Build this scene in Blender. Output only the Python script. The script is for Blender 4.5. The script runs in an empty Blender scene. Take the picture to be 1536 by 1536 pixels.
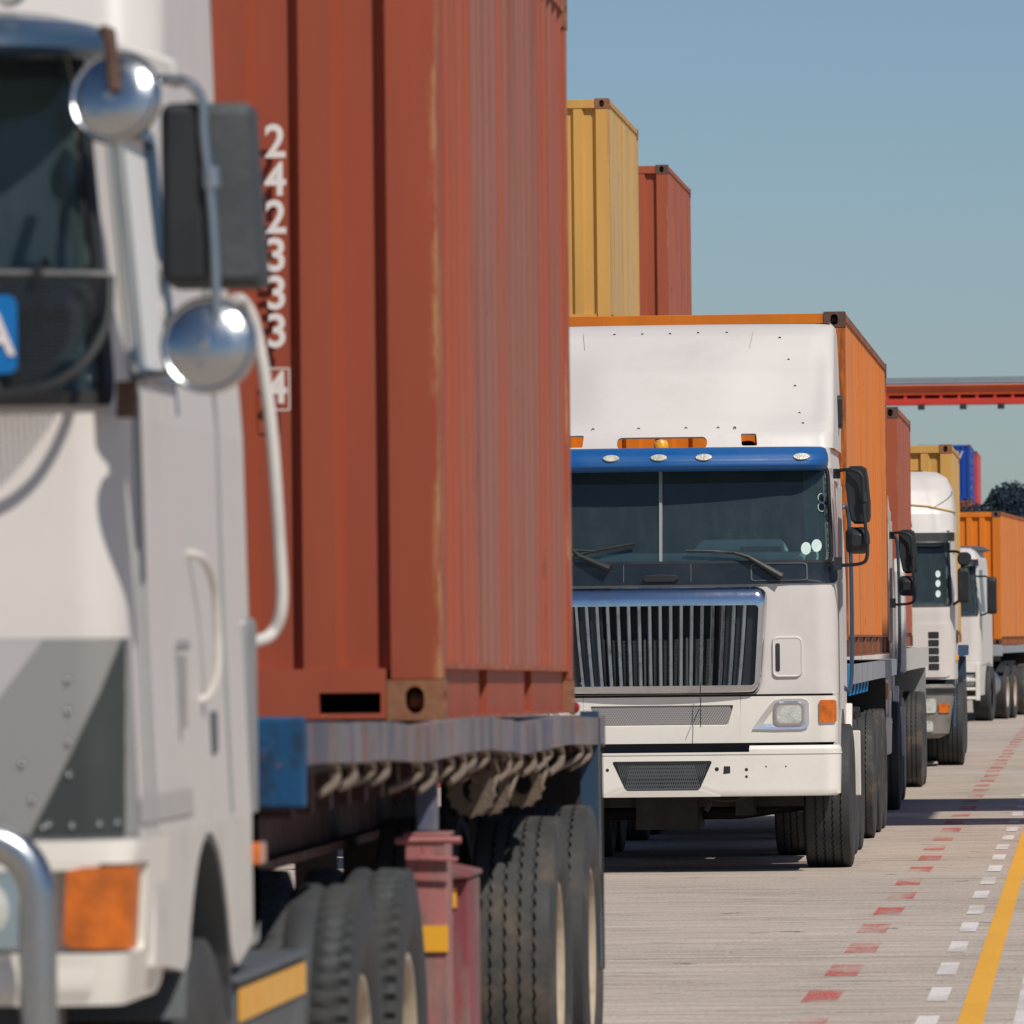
import bpy, bmesh, math, random
from mathutils import Vector, Matrix
random.seed(7)
R = math.radians
PI = math.pi
sc = bpy.context.scene
COL = sc.collection

# ------------------------------------------------------------------ camera
F_PX, W_PX = 12500.0, 1536.0
cam_d = bpy.data.cameras.new('camera')
cam = bpy.data.objects.new('camera', cam_d)
COL.objects.link(cam)
sc.camera = cam
cam_d.sensor_width = 36.0
cam_d.lens = F_PX / W_PX * 36.0
cam_d.clip_start = 0.5
cam_d.clip_end = 6000
ROLL = 0.012
v = Vector((882.0, -177.0, -F_PX)).normalized()        # the road direction seen by the camera
u = Vector((-ROLL, 1.0, 0.0)); u = (u - v * u.dot(v)).normalized()
x_ = v.cross(u).normalized()
M = Matrix((x_, v, u)).transposed().inverted()          # camera to world
cam.matrix_world = Matrix.Translation((0, 0, 1.70)) @ M.to_4x4()
cam_d.dof.use_dof = True
cam_d.dof.focus_distance = 60.0
cam_d.dof.aperture_fstop = 12.5

# ------------------------------------------------------------------ light
SUN_EL, SUN_AZ = 50.0, 37.0
sd = Vector((math.sin(R(SUN_AZ)) * math.cos(R(SUN_EL)), -math.cos(R(SUN_AZ)) * math.cos(R(SUN_EL)), math.sin(R(SUN_EL))))
w = bpy.data.worlds.new('World'); sc.world = w; w.use_nodes = True
nt = w.node_tree
sky = nt.nodes.new('ShaderNodeTexSky'); sky.sky_type = 'NISHITA'; sky.sun_disc = False
sky.sun_elevation = R(SUN_EL); sky.sun_rotation = math.atan2(sd.x, sd.y)
sky.altitude = 0; sky.air_density = 0.88; sky.dust_density = 0.42; sky.ozone_density = 7.0
nt.links.new(sky.outputs[0], nt.nodes['Background'].inputs[0])
nt.nodes['Background'].inputs[1].default_value = 0.070
sun_d = bpy.data.lights.new('sun', 'SUN'); sun_d.energy = 3.9; sun_d.angle = R(0.5); sun_d.color = (1.0, 0.95, 0.88)
sun = bpy.data.objects.new('sun', sun_d); COL.objects.link(sun)
sun.rotation_euler = sd.to_track_quat('Z', 'Y').to_euler()
sc.view_settings.view_transform = 'Standard'
sc.view_settings.look = 'None'
sc.view_settings.exposure = 0.0
sc.view_settings.gamma = 1.0

# ------------------------------------------------------------------ materials
def lin(c):
    return tuple((x / 12.92 if x <= 0.04045 else ((x + 0.055) / 1.055) ** 2.4) for x in [q / 255 for q in c]) + (1,)

class Mat:
    def __init__(s, name):
        s.m = bpy.data.materials.new(name); s.m.use_nodes = True
        s.t = s.m.node_tree; s.b = s.t.nodes['Principled BSDF']
    def n(s, t, **k):
        q = s.t.nodes.new(t)
        for a, b in k.items(): setattr(q, a, b)
        return q
    def l(s, a, b): s.t.links.new(a, b)
    def coords(s, scale=(1, 1, 1), rand=True):
        tc = s.n('ShaderNodeTexCoord'); mp = s.n('ShaderNodeMapping'); mp.inputs['Scale'].default_value = scale
        s.l(tc.outputs['Object'], mp.inputs['Vector'])
        if rand:
            oi = s.n('ShaderNodeObjectInfo'); ad = s.n('ShaderNodeVectorMath', operation='MULTIPLY_ADD')
            cx = s.n('ShaderNodeCombineXYZ')
            for i in range(3): s.l(oi.outputs['Random'], cx.inputs[i])
            s.l(cx.outputs[0], ad.inputs[0]); ad.inputs[1].default_value = (37, 53, 71)
            s.l(mp.outputs[0], ad.inputs[2]); return ad.outputs[0]
        return mp.outputs[0]
    def noise(s, vec, scale=1, detail=4, rough=0.55):
        q = s.n('ShaderNodeTexNoise'); q.inputs['Scale'].default_value = scale
        q.inputs['Detail'].default_value = detail; q.inputs['Roughness'].default_value = rough
        s.l(vec, q.inputs['Vector']); return q.outputs['Fac']
    def ramp(s, f, a, b, va=0.0, vb=1.0):
        q = s.n('ShaderNodeMapRange'); q.interpolation_type = 'SMOOTHSTEP'
        q.inputs['From Min'].default_value = a; q.inputs['From Max'].default_value = b
        q.inputs['To Min'].default_value = va; q.inputs['To Max'].default_value = vb
        s.l(f, q.inputs['Value']); return q.outputs['Result']
    def mix(s, f, a, b):
        q = s.n('ShaderNodeMix', data_type='RGBA')
        if isinstance(f, (int, float)): q.inputs[0].default_value = f
        else: s.l(f, q.inputs[0])
        for k, c in ((6, a), (7, b)):
            if isinstance(c, tuple): q.inputs[k].default_value = c
            else: s.l(c, q.inputs[k])
        return q.outputs[2]
    def math(s, op, a, b):
        q = s.n('ShaderNodeMath', operation=op)
        for k, c in ((0, a), (1, b)):
            if isinstance(c, (int, float)): q.inputs[k].default_value = c
            else: s.l(c, q.inputs[k])
        return q.outputs[0]
    def bump(s, h, strength=0.3, dist=0.01):
        q = s.n('ShaderNodeBump'); q.inputs['Strength'].default_value = strength; q.inputs['Distance'].default_value = dist
        s.l(h, q.inputs['Height']); s.l(q.outputs[0], s.b.inputs['Normal'])

def paint(name, c, rough=0.4, metal=0.0, dirt=0.25, dirtcol=(0.16, 0.12, 0.09, 1), spots=0.0, spotcol=(0.10, 0.035, 0.015, 1), bump=0.05, sc_=3.0, spec=0.5, stretch=(1, 1, 1)):
    m = Mat(name); vec = m.coords(stretch)
    base = c if len(c) == 4 else lin(c)
    n1 = m.noise(vec, sc_, 6, 0.65)
    col = m.mix(m.ramp(n1, 0.45, 0.8, 0, dirt), base, dirtcol)
    if spots:
        n2 = m.noise(vec, sc_ * 9, 5, 0.7)
        col = m.mix(m.ramp(n2, 0.74 - spots * 0.3, 0.78 - spots * 0.3), col, spotcol)
    m.l(col, m.b.inputs['Base Color'])
    m.b.inputs['Metallic'].default_value = metal
    m.b.inputs['Specular IOR Level'].default_value = spec
    m.l(m.ramp(n1, 0.3, 0.8, rough * 0.8, min(1, rough * 1.5)), m.b.inputs['Roughness'])
    if bump: m.bump(m.noise(vec, sc_ * 4, 4), bump, 0.02)
    return m.m

def container_paint(name, c, worn, amount, side, crest=1.205, post=None):
    """steel container paint; on the long side the outward crests are rubbed and chalky in vertical bands"""
    m = Mat(name); base = lin(c)
    tc = m.n('ShaderNodeTexCoord'); sep = m.n('ShaderNodeSeparateXYZ'); m.l(tc.outputs['Object'], sep.inputs[0])
    vec = m.coords((1, 1, 0.12)); n1 = m.noise(vec, 2.2, 5, 0.6)
    dk = tuple(x * 0.62 for x in base[:3]) + (1,)
    col = m.mix(m.ramp(n1, 0.35, 0.75, 0, 0.45), base, dk)
    if side:
        vs = m.coords((0.2, 3.6, 0.06)); n2 = m.noise(vs, 1.6, 5, 0.75)
        wear = m.ramp(n2, 0.30, 0.56, 0.25, 1)
        cr = m.ramp(m.math('ABSOLUTE', sep.outputs['X'], 0), crest - 0.016, crest - 0.004, 0.05, 1)
        wear = m.math('MULTIPLY', m.math('MULTIPLY', wear, cr), amount)
        col = m.mix(wear, col, lin(worn))
        hot = m.noise(m.coords((0.2, 1.1, 0.06)), 1.4, 4, 0.7)
        col = m.mix(m.ramp(hot, 0.46, 0.60, 0, 0.7), col, tuple(min(1, x * k) for x, k in zip(base[:3], (1.15, 1.0, 0.75))) + (1,))
        vs2 = m.coords((0.2, 14, 0.16)); n3 = m.noise(vs2, 2.0, 4, 0.75)
        col = m.mix(m.ramp(n3, 0.50, 0.64, 0, 0.5), col, tuple(x * 0.5 for x in base[:3]) + (1,))
        n5 = m.noise(m.coords((0.2, 3, 0.5)), 3.0, 6, 0.8)
        col = m.mix(m.ramp(n5, 0.60, 0.70, 0, 0.7), col, lin((84, 60, 50)))
    ed = m.ramp(m.math('ABSOLUTE', sep.outputs['X'], 0), 1.185 if not post else 1.0, 1.217 if not post else 1.12, 0, 1)
    en = m.ramp(m.noise(m.coords((2, 2, 0.35)), 5, 6, 0.8), 0.50 if not post else 0.34, 0.60 if not post else 0.55, 0, 0.9)
    if not side: col = m.mix(m.math('MULTIPLY', ed, en), col, lin(post or (176, 128, 84)))
    st = m.noise(m.coords((6, 6, 0.10)), 2.5, 5, 0.8)
    col = m.mix(m.ramp(st, 0.60, 0.74, 0, 0.45), col, lin((104, 66, 48)))
    sp = m.noise(m.coords((1, 1, 0.5)), 22, 5, 0.75)
    col = m.mix(m.ramp(sp, 0.70, 0.75, 0, 0.8), col, lin((88, 58, 45)))
    m.l(col, m.b.inputs['Base Color'])
    m.b.inputs['Roughness'].default_value = 0.62
    m.b.inputs['Specular IOR Level'].default_value = 0.3
    m.bump(m.noise(m.coords((1, 1, 0.4)), 5, 4), 0.12, 0.02)
    return m.m

def glass(name, tint=(0.55, 0.74, 0.75, 1), dirt=0.10, film=(0.30, 0.44, 0.46, 1), base=0.07):
    m = Mat(name); m.t.nodes.remove(m.b)
    out = m.t.nodes['Material Output']
    tr = m.n('ShaderNodeBsdfTransparent'); tr.inputs[0].default_value = tint
    gl = m.n('ShaderNodeBsdfGlossy'); gl.inputs['Roughness'].default_value = 0.03; gl.inputs[0].default_value = (0.9, 0.95, 1, 1)
    df = m.n('ShaderNodeBsdfDiffuse'); df.inputs[0].default_value = film
    fr = m.n('ShaderNodeFresnel'); fr.inputs[0].default_value = 1.5
    a = m.n('ShaderNodeMixShader'); m.l(fr.outputs[0], a.inputs[0]); m.l(tr.outputs[0], a.inputs[1]); m.l(gl.outputs[0], a.inputs[2])
    b = m.n('ShaderNodeMixShader')
    n1 = m.noise(m.coords((1, 1, 0.25)), 7, 6, 0.75); sp = m.noise(m.coords(), 60, 3, 0.7)
    f = m.math('ADD', m.ramp(n1, 0.4, 0.75, base, max(dirt, base)), m.ramp(sp, 0.70, 0.74, 0, 0.25))
    m.l(f, b.inputs[0]); m.l(a.outputs[0], b.inputs[1]); m.l(df.outputs[0], b.inputs[2])
    m.l(b.outputs[0], out.inputs[0]); return m.m

def lamp_plastic(name, c, lines=90):
    m = Mat(name); m.b.inputs['Base Color'].default_value = lin(c); m.b.inputs['Roughness'].default_value = 0.18
    m.b.inputs['Coat Weight'].default_value = 0.6
    wv = m.n('ShaderNodeTexWave'); wv.bands_direction = 'X'; wv.inputs['Scale'].default_value = lines
    tc = m.n('ShaderNodeTexCoord'); m.l(tc.outputs['Object'], wv.inputs[0])
    m.bump(m.noise(m.coords(), 60, 3), 0.5, 0.01)
    n = m.noise(m.coords(), 14, 3)
    m.l(m.mix(m.ramp(n, 0.35, 0.7, 0, 1), lin(c), tuple(x * 0.62 for x in lin(c)[:3]) + (1,)), m.b.inputs['Base Color'])
    return m.m

def worn(name, c, c2, c3, stretch=(1, 1, 1), scale=3.0, a2=0.5, a3=0.35, rough=0.65, metal=0.0, bump=0.3):
    """three layered paint: base, a second tone in broad streaks, bare or rusty flecks on top"""
    m = Mat(name); vec = m.coords(stretch)
    n1 = m.noise(vec, scale, 6, 0.7); n2 = m.noise(vec, scale * 2.3, 6, 0.75); n3 = m.noise(m.coords((1, 1, 1)), scale * 7, 5, 0.7)
    n4 = m.noise(m.coords((1, 1, 1)), scale * 0.6, 3, 0.6)
    col = m.mix(m.ramp(n1, 0.62 - a2 * 0.25, 0.74 - a2 * 0.25, 0, 0.9), lin(c), lin(c2))
    col = m.mix(m.ramp(n2, 0.72 - a3 * 0.3, 0.78 - a3 * 0.3, 0, 0.9), col, lin(c3))
    col = m.mix(m.ramp(n3, 0.60, 0.70, 0, 0.6), col, lin(c2))
    col = m.mix(m.ramp(n4, 0.4, 0.7, 0, 0.35), col, (0.05, 0.042, 0.036, 1))
    m.l(col, m.b.inputs['Base Color']); m.b.inputs['Roughness'].default_value = rough; m.b.inputs['Metallic'].default_value = metal
    m.b.inputs['Specular IOR Level'].default_value = 0.35
    m.bump(n2, bump, 0.015); return m.m

MT = {}
MT['white'] = paint('white_paint', (206, 199, 192), 0.45, dirt=0.18, bump=0.02, sc_=1.5)
MT['white_dirty'] = paint('dirty_white_paint', (205, 200, 192), 0.4, dirt=0.35, spots=0.12, bump=0.04, sc_=4)
MT['cream'] = paint('cream_paint', (226, 220, 208), 0.38, dirt=0.12, spots=0.02, bump=0.02)
MT['visor_blue'] = paint('blue_paint', (12, 82, 142), 0.42, dirt=0.05, bump=0.01)
MT['slate_blue'] = paint('slate_blue_paint', (52, 72, 92), 0.25, dirt=0.1, bump=0.01)
MT['black'] = paint('black_plastic', (34, 36, 38), 0.5, dirt=0.15, dirtcol=(0.05, 0.05, 0.05, 1), bump=0.05)
MT['gloss_black'] = paint('dark_cowl_paint', (30, 38, 44), 0.25, dirt=0.2, dirtcol=(0.05, 0.06, 0.065, 1), bump=0.01)
MT['matt_dark'] = paint('dark_greasy_steel', (38, 33, 30), 0.8, dirt=0.5, dirtcol=(0.06, 0.045, 0.035, 1), bump=0.2, sc_=8)
MT['dark_red'] = paint('dark_red_steel', (70, 42, 38), 0.75, dirt=0.5, dirtcol=(0.03, 0.02, 0.018, 1), bump=0.2, sc_=5)
MT['grey_plastic'] = paint('grey_plastic', (84, 88, 90), 0.55, dirt=0.2, dirtcol=(0.06, 0.06, 0.06, 1), bump=0.08, sc_=6)
MT['chrome'] = paint('chrome', (200, 202, 205), 0.10, metal=1.0, dirt=0.25, dirtcol=(0.2, 0.17, 0.14, 1), bump=0.03, sc_=5)
MT['frame_chrome'] = paint('grille_frame_chrome', (206, 210, 216), 0.13, metal=1.0, dirt=0.35, dirtcol=(0.14, 0.12, 0.11, 1), bump=0.06, sc_=5)
MT['mirror_shell'] = paint('dark_mirror_shell', (62, 66, 68), 0.5, dirt=0.5, dirtcol=(0.07, 0.07, 0.07, 1), bump=0.15, sc_=7)
MT['reflector'] = paint('lamp_reflector', (232, 234, 236), 0.22, metal=0.75, dirt=0.2, dirtcol=(0.2, 0.2, 0.2, 1), bump=0.05, sc_=5)
MT['bumper_grey'] = paint('dirty_grey_bumper', (124, 120, 112), 0.6, dirt=0.8, dirtcol=(0.06, 0.05, 0.04, 1), bump=0.1, sc_=5)
MT['dull_chrome'] = paint('weathered_chrome', (188, 192, 194), 0.26, metal=1.0, dirt=0.5, dirtcol=(0.34, 0.30, 0.25, 1), bump=0.12, sc_=9)
MT['grille_chrome'] = paint('darkened_chrome', (184, 190, 198), 0.12, metal=1.0, dirt=0.6, dirtcol=(0.10, 0.09, 0.08, 1), bump=0.015, sc_=9)
MT['brushed'] = paint('brushed_metal', (175, 178, 180), 0.30, metal=1.0, dirt=0.3, dirtcol=(0.25, 0.2, 0.15, 1), bump=0.08, sc_=6)
MT['steel'] = paint('worn_deck_steel', (124, 120, 122), 0.6, metal=0.1, dirt=1.0, dirtcol=lin((126, 78, 60)), spots=0.55, spotcol=lin((66, 80, 104)), bump=0.4, sc_=2.2, stretch=(1, 1.6, 0.5))
MT['steel_light'] = paint('pale_deck_steel', (150, 156, 162), 0.55, metal=0.1, dirt=0.5, dirtcol=lin((110, 98, 88)), spots=0.1, bump=0.2, sc_=3, stretch=(1, 1, 0.3))
MT['steel'] = worn('worn_deck_rail', (126, 121, 121), (84, 92, 114), (140, 84, 62), (1, 1.6, .6), 2.2, .62, .62)
MT['hook'] = paint('rusty_hook_steel', (122, 108, 94), 0.7, metal=0.2, dirt=0.6, dirtcol=lin((92, 62, 45)), bump=0.3, sc_=14)
MT['deck_blue'] = paint('chipped_blue_paint', (18, 74, 118), 0.5, dirt=0.4, dirtcol=lin((24, 50, 72)), spots=0.42, spotcol=lin((150, 92, 66)), bump=0.2, sc_=5)
MT['deck_blue'] = worn('chipped_blue_paint', (16, 72, 112), (26, 52, 78), (150, 92, 66), (1, 1, 1), 5, .55, .25)
MT['bright_blue'] = paint('bright_blue_paint', (20, 120, 175), 0.5, dirt=0.3, spots=0.1)
MT['pink_red'] = worn('faded_red_paint', (178, 110, 108), (134, 112, 104), (156, 70, 74), (1, 1, .22), 5, .6, .4)
MT['crimson'] = worn('crimson_paint', (146, 70, 78), (132, 108, 100), (112, 44, 56), (1, 1, .25), 5, .6, .4)
MT['tape'] = paint('yellow_reflective_tape', (232, 168, 46), 0.4, dirt=0.3, dirtcol=lin((200, 140, 60)), sc_=12)
MT['mid_grey'] = paint('mid_grey_paint', (138, 137, 132), 0.35, dirt=0.1, bump=0.02)
MT['light_grey'] = paint('light_grey_paint', (176, 172, 168), 0.35, dirt=0.1, bump=0.02)
MT['green_black'] = paint('greenish_black_paint', (56, 60, 57), 0.35, dirt=0.1, bump=0.02)
MT['galv'] = paint('grey_sheet_metal', (150, 152, 150), 0.45, metal=0.3, dirt=0.4, bump=0.05, sc_=5)
MT['rubber'] = paint('tyre_rubber', (52, 54, 55), 0.75, dirt=0.55, dirtcol=lin((84, 78, 70)), bump=0.15, sc_=5)
MT['rubber_dusty'] = paint('dusty_tyre_rubber', (54, 55, 55), 0.8, dirt=0.95, dirtcol=lin((112, 98, 82)), bump=0.15, sc_=4, stretch=(1, 1, 1))
MT['rim'] = paint('dirty_rim_paint', (176, 160, 138), 0.6, dirt=0.75, dirtcol=lin((104, 80, 58)), spots=0.15, bump=0.15, sc_=6)
MT['amber'] = lamp_plastic('amber_lens', (208, 104, 4))
MT['beacon_amber'] = lamp_plastic('beacon_amber', (250, 168, 20))
MT['red_lens'] = lamp_plastic('red_lens', (150, 18, 24))
MT['clear_lens'] = lamp_plastic('clear_lens', (196, 198, 190))
MT['marker'] = lamp_plastic('marker_lens', (214, 208, 190))
MT['glass'] = glass('tinted_glass')
MT['glass_side'] = glass('pale_reflection_side_glass', (0.4, 0.5, 0.5, 1), 0.55, (0.74, 0.72, 0.69, 1), 0.85)  # pale diffuse film paints a bright reflection into the side glass
MT['glass_dark'] = glass('dark_glass', (0.14, 0.2, 0.22, 1), 0.05)
MT['sticker'] = paint('pale_sticker', (190, 212, 205), 0.5, dirt=0.1)
MT['sticker_blue'] = paint('blue_plate_film', (4, 104, 170), 0.4, dirt=0.05)
MT['lettering'] = paint('white_lettering', (222, 212, 204), 0.6, dirt=0.1, bump=0)
MT['interior'] = paint('dark_cab_trim', (42, 56, 62), 0.8, dirt=0.3, dirtcol=(0.03, 0.05, 0.06, 1))
MT['dash'] = paint('grey_green_dashboard', (196, 206, 196), 0.8, dirt=0.3)
MT['light_streak'] = paint('pale_light_streak', (120, 160, 166), 0.9, dirt=0.2)  # tone of the added light streak panel inside the cab
MT['rivet'] = paint('bare_rivet', (190, 190, 188), 0.3, metal=0.6, dirt=0.1)
MT['tank'] = paint('fuel_tank_alloy', (150, 152, 155), 0.35, metal=0.8, dirt=0.5, bump=0.05)
MT['rope'] = paint('yellow_rope', (196, 160, 84), 0.8, dirt=0.5, dirtcol=(0.02, 0.02, 0.02, 1), sc_=30)
MT['crane_red'] = paint('crane_red_paint', (196, 52, 34), 0.5, dirt=0.4, dirtcol=lin((120, 30, 30)), sc_=0.4)
MT['crane_orange'] = paint('crane_orange_paint', (216, 96, 40), 0.5, dirt=0.4, dirtcol=lin((160, 60, 40)), sc_=0.6)
MT['crane_grey'] = paint('crane_walkway_grey', (126, 128, 138), 0.6, dirt=0.4, sc_=0.6)
MT['yellow_line'] = None

def rusty(name): return paint(name, (138, 92, 62), 0.75, dirt=0.8, dirtcol=lin((120, 62, 38)), spots=0.3, spotcol=lin((160, 122, 70)), bump=0.25, sc_=9)
MT['cast_rust'] = rusty('rusty_casting')
MT['cast_dark'] = paint('dark_rust_casting', (92, 66, 54), 0.75, dirt=0.7, dirtcol=lin((60, 40, 34)), bump=0.25, sc_=9)

def line_paint(name, c, cover, edge=0.12, fade=0.35, brush=0.45):
    """road paint worn through in patches to the concrete below (transparent where gone)"""
    m = Mat(name); vec = m.coords((1.5, 0.6, 1), rand=False)
    tc = m.n('ShaderNodeNewGeometry'); mp = m.n('ShaderNodeMapping'); mp.inputs['Scale'].default_value = (5, 2.2, 1)
    m.l(tc.outputs['Position'], mp.inputs['Vector'])
    n = m.noise(mp.outputs[0], 3.0, 6, 0.75)
    m.b.inputs['Base Color'].default_value = lin(c); m.b.inputs['Roughness'].default_value = 0.8
    mp2 = m.n('ShaderNodeMapping'); mp2.inputs['Scale'].default_value = (1.5, 0.42, 1); m.l(tc.outputs['Position'], mp2.inputs['Vector'])
    big = m.ramp(m.noise(mp2.outputs[0], 1.6, 2, 0.5), 0.36, 0.60, fade, 1)
    mp3 = m.n('ShaderNodeMapping'); mp3.inputs['Scale'].default_value = (40, 6, 1); m.l(tc.outputs['Position'], mp3.inputs['Vector'])
    br = m.ramp(m.noise(mp3.outputs[0], 1.5, 3, 0.7), 0.40, 0.60, brush, 1)
    m.l(m.math('MULTIPLY', m.math('MULTIPLY', m.ramp(n, cover - edge, cover + edge, 0, 1), big), br), m.b.inputs['Alpha'])
    return m.m
MT['line_red'] = line_paint('worn_red_road_paint', (214, 84, 74), 0.455, 0.2, 0.15, 0.55)
MT['line_white'] = line_paint('worn_white_road_paint', (224, 216, 208), 0.26, 0.18, 0.6, 0.85)
MT['line_yellow'] = line_paint('worn_yellow_road_paint', (230, 166, 48), 0.22, 0.14, 0.95, 0.95)

# ------------------------------------------------------------------ mesh helpers
class MB:
    def __init__(s): s.v = []; s.f = []
    def add(s, vs, fs):
        k = len(s.v); s.v += [tuple(p) for p in vs]; s.f += [tuple(i + k for i in f) for f in fs]; return s
    def box(s, x0, x1, y0, y1, z0, z1):
        return s.add([(x0, y0, z0), (x1, y0, z0), (x1, y1, z0), (x0, y1, z0), (x0, y0, z1), (x1, y0, z1), (x1, y1, z1), (x0, y1, z1)],
                     [(0, 3, 2, 1), (4, 5, 6, 7), (0, 1, 5, 4), (1, 2, 6, 5), (2, 3, 7, 6), (3, 0, 4, 7)])
    def prism(s, pts, plane, a0, a1):
        n = len(pts)
        def P(p, a): return (p[0], a, p[1]) if plane == 'xz' else ((a, p[0], p[1]) if plane == 'yz' else (p[0], p[1], a))
        return s.add([P(p, a0) for p in pts] + [P(p, a1) for p in pts],
                     [tuple(range(n - 1, -1, -1)), tuple(range(n, 2 * n))] + [(i, (i + 1) % n, n + (i + 1) % n, n + i) for i in range(n)])
    def tube(s, pts, r, n=10, cap=True):
        pts = [Vector(p) for p in pts]; rr = r if isinstance(r, (list, tuple)) else [r] * len(pts)
        up = Vector((0, 0, 1)); rings = []; prev = None
        for i, p in enumerate(pts):
            d = (pts[min(i + 1, len(pts) - 1)] - pts[max(i - 1, 0)])
            if d.length < 1e-9: d = Vector((0, 0, 1))
            d.normalize()
            if prev is None:
                a = d.cross(up) if abs(d.z) < 0.95 else d.cross(Vector((1, 0, 0)))
            else: a = prev - d * prev.dot(d)
            a.normalize(); prev = a; b = d.cross(a)
            rings.append([p + (a * math.cos(2 * PI * k / n) + b * math.sin(2 * PI * k / n)) * rr[i] for k in range(n)])
        vs = [q for g in rings for q in g]; fs = []
        for i in range(len(pts) - 1):
            for k in range(n): fs.append((i * n + k, i * n + (k + 1) % n, (i + 1) * n + (k + 1) % n, (i + 1) * n + k))
        if cap: fs += [tuple(range(n - 1, -1, -1)), tuple(range((len(pts) - 1) * n, len(pts) * n))]
        return s.add(vs, fs)
    def lathe(s, prof, n=32, axis='x', c=(0, 0, 0)):
        vs = []; fs = []; m = len(prof)
        for i in range(n):
            a = 2 * PI * i / n
            for (h, r) in prof:
                p = {'x': (h, r * math.cos(a), r * math.sin(a)), 'z': (r * math.cos(a), r * math.sin(a), h), 'y': (r * math.cos(a), h, r * math.sin(a))}[axis]
                vs.append((p[0] + c[0], p[1] + c[1], p[2] + c[2]))
        for i in range(n):
            j = (i + 1) % n
            for k in range(m - 1): fs.append((i * m + k, i * m + k + 1, j * m + k + 1, j * m + k))
        return s.add(vs, fs)
    def build(s, name, mat, parent=None, smooth=False, bevel=0, seg=2, loc=None, angle=35, fix=True):
        me = bpy.data.meshes.new(name); me.from_pydata(s.v, [], s.f); me.update()
        if fix:
            bm = bmesh.new(); bm.from_mesh(me); bmesh.ops.recalc_face_normals(bm, faces=bm.faces); bm.to_mesh(me); bm.free()
        me.materials.append(mat)
        o = bpy.data.objects.new(name, me); COL.objects.link(o)
        if parent: o.parent = parent
        if loc: o.location = loc
        if smooth or bevel:
            me.shade_smooth() if hasattr(me, 'shade_smooth') else [setattr(p, 'use_smooth', True) for p in me.polygons]
            if not bevel:
                try: me.set_sharp_from_angle(angle=R(angle))
                except Exception: pass
        if bevel:
            b = o.modifiers.new('bevel', 'BEVEL'); b.width = bevel; b.segments = seg; b.limit_method = 'ANGLE'; b.angle_limit = R(40); b.harden_normals = True
        return o

def arc(cx, cy, r, a0, a1, n):
    return [(cx + r * math.cos(R(a0 + (a1 - a0) * i / n)), cy + r * math.sin(R(a0 + (a1 - a0) * i / n))) for i in range(n + 1)]
def smooth_path(pts, k=6):
    """Catmull-Rom through the points"""
    P = [Vector(p) for p in pts]; P = [P[0] * 2 - P[1]] + P + [P[-1] * 2 - P[-2]]; out = []
    for i in range(1, len(P) - 2):
        for j in range(k):
            t = j / k; a, b, c, d = P[i - 1:i + 3]
            out.append(0.5 * ((2 * b) + (c - a) * t + (2 * a - 5 * b + 4 * c - d) * t * t + (3 * b - a - 3 * c + d) * t ** 3))
    out.append(P[-2]); return out
def loop(a0, a1, b0, b1, ra, rb=None, nc=6, ne=10, sk=0.0):
    """rounded rectangle loop in two parameters, same point count for any radius; sk narrows the lower edge"""
    rb = ra if rb is None else rb; pts = []
    cs = [(a1 - ra, b1 - rb, 0), (a0 + ra, b1 - rb, 90), (a0 + ra, b0 + rb, 180), (a1 - ra, b0 + rb, 270)]
    for i, (ca, cb, st) in enumerate(cs):
        for k in range(nc + 1):
            t = R(st + 90 * k / nc); pts.append((ca + ra * math.cos(t), cb + rb * math.sin(t)))
        n = cs[(i + 1) % 4]; t = R(n[2]); q = (n[0] + ra * math.cos(t), n[1] + rb * math.sin(t)); p = pts[-1]
        for k in range(1, ne): pts.append((p[0] + (q[0] - p[0]) * k / ne, p[1] + (q[1] - p[1]) * k / ne))
    if sk:
        m = (a0 + a1) / 2
        pts = [(m + (a - m) * (1 - sk * (b1 - b) / (b1 - b0)), b) for a, b in pts]
    return pts
def bridge(mb, fn, loops):
    """quads between successive loops; loops = [(pts, offset)]; fn(a, b, off) -> xyz"""
    n = len(loops[0][0]); vs = []; fs = []
    for pts, off in loops: vs += [fn(a, b, off) for a, b in pts]
    for i in range(len(loops) - 1):
        for k in range(n):
            j = (k + 1) % n; fs.append((i * n + k, i * n + j, (i + 1) * n + j, (i + 1) * n + k))
    mb.add(vs, fs)
def lerp_loop(A, B, t): return [(a[0] + (b[0] - a[0]) * t, a[1] + (b[1] - a[1]) * t) for a, b in zip(A, B)]
def fill(mb, fn, L, off, k=6, rim=0.0):
    """a surface filling a loop (shrinks to its centre line), with an optional rim going back to the base"""
    ca = sum(p[0] for p in L) / len(L); cb = sum(p[1] for p in L) / len(L); C = [(ca, cb)] * len(L)
    loops = ([(L, off - rim)] if rim else []) + [(lerp_loop(L, C, i / k), off) for i in range(k)]
    bridge(mb, fn, loops)
    m = len(mb.v) - len(L); mb.f.append(tuple(range(m, m + len(L))))
def flat_fn(y, sgn=1): return lambda a, b, off: (a, y - off, b)
def side_fn(x, sgn=1): return lambda a, b, off: (x + off * sgn, a, b)

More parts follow.
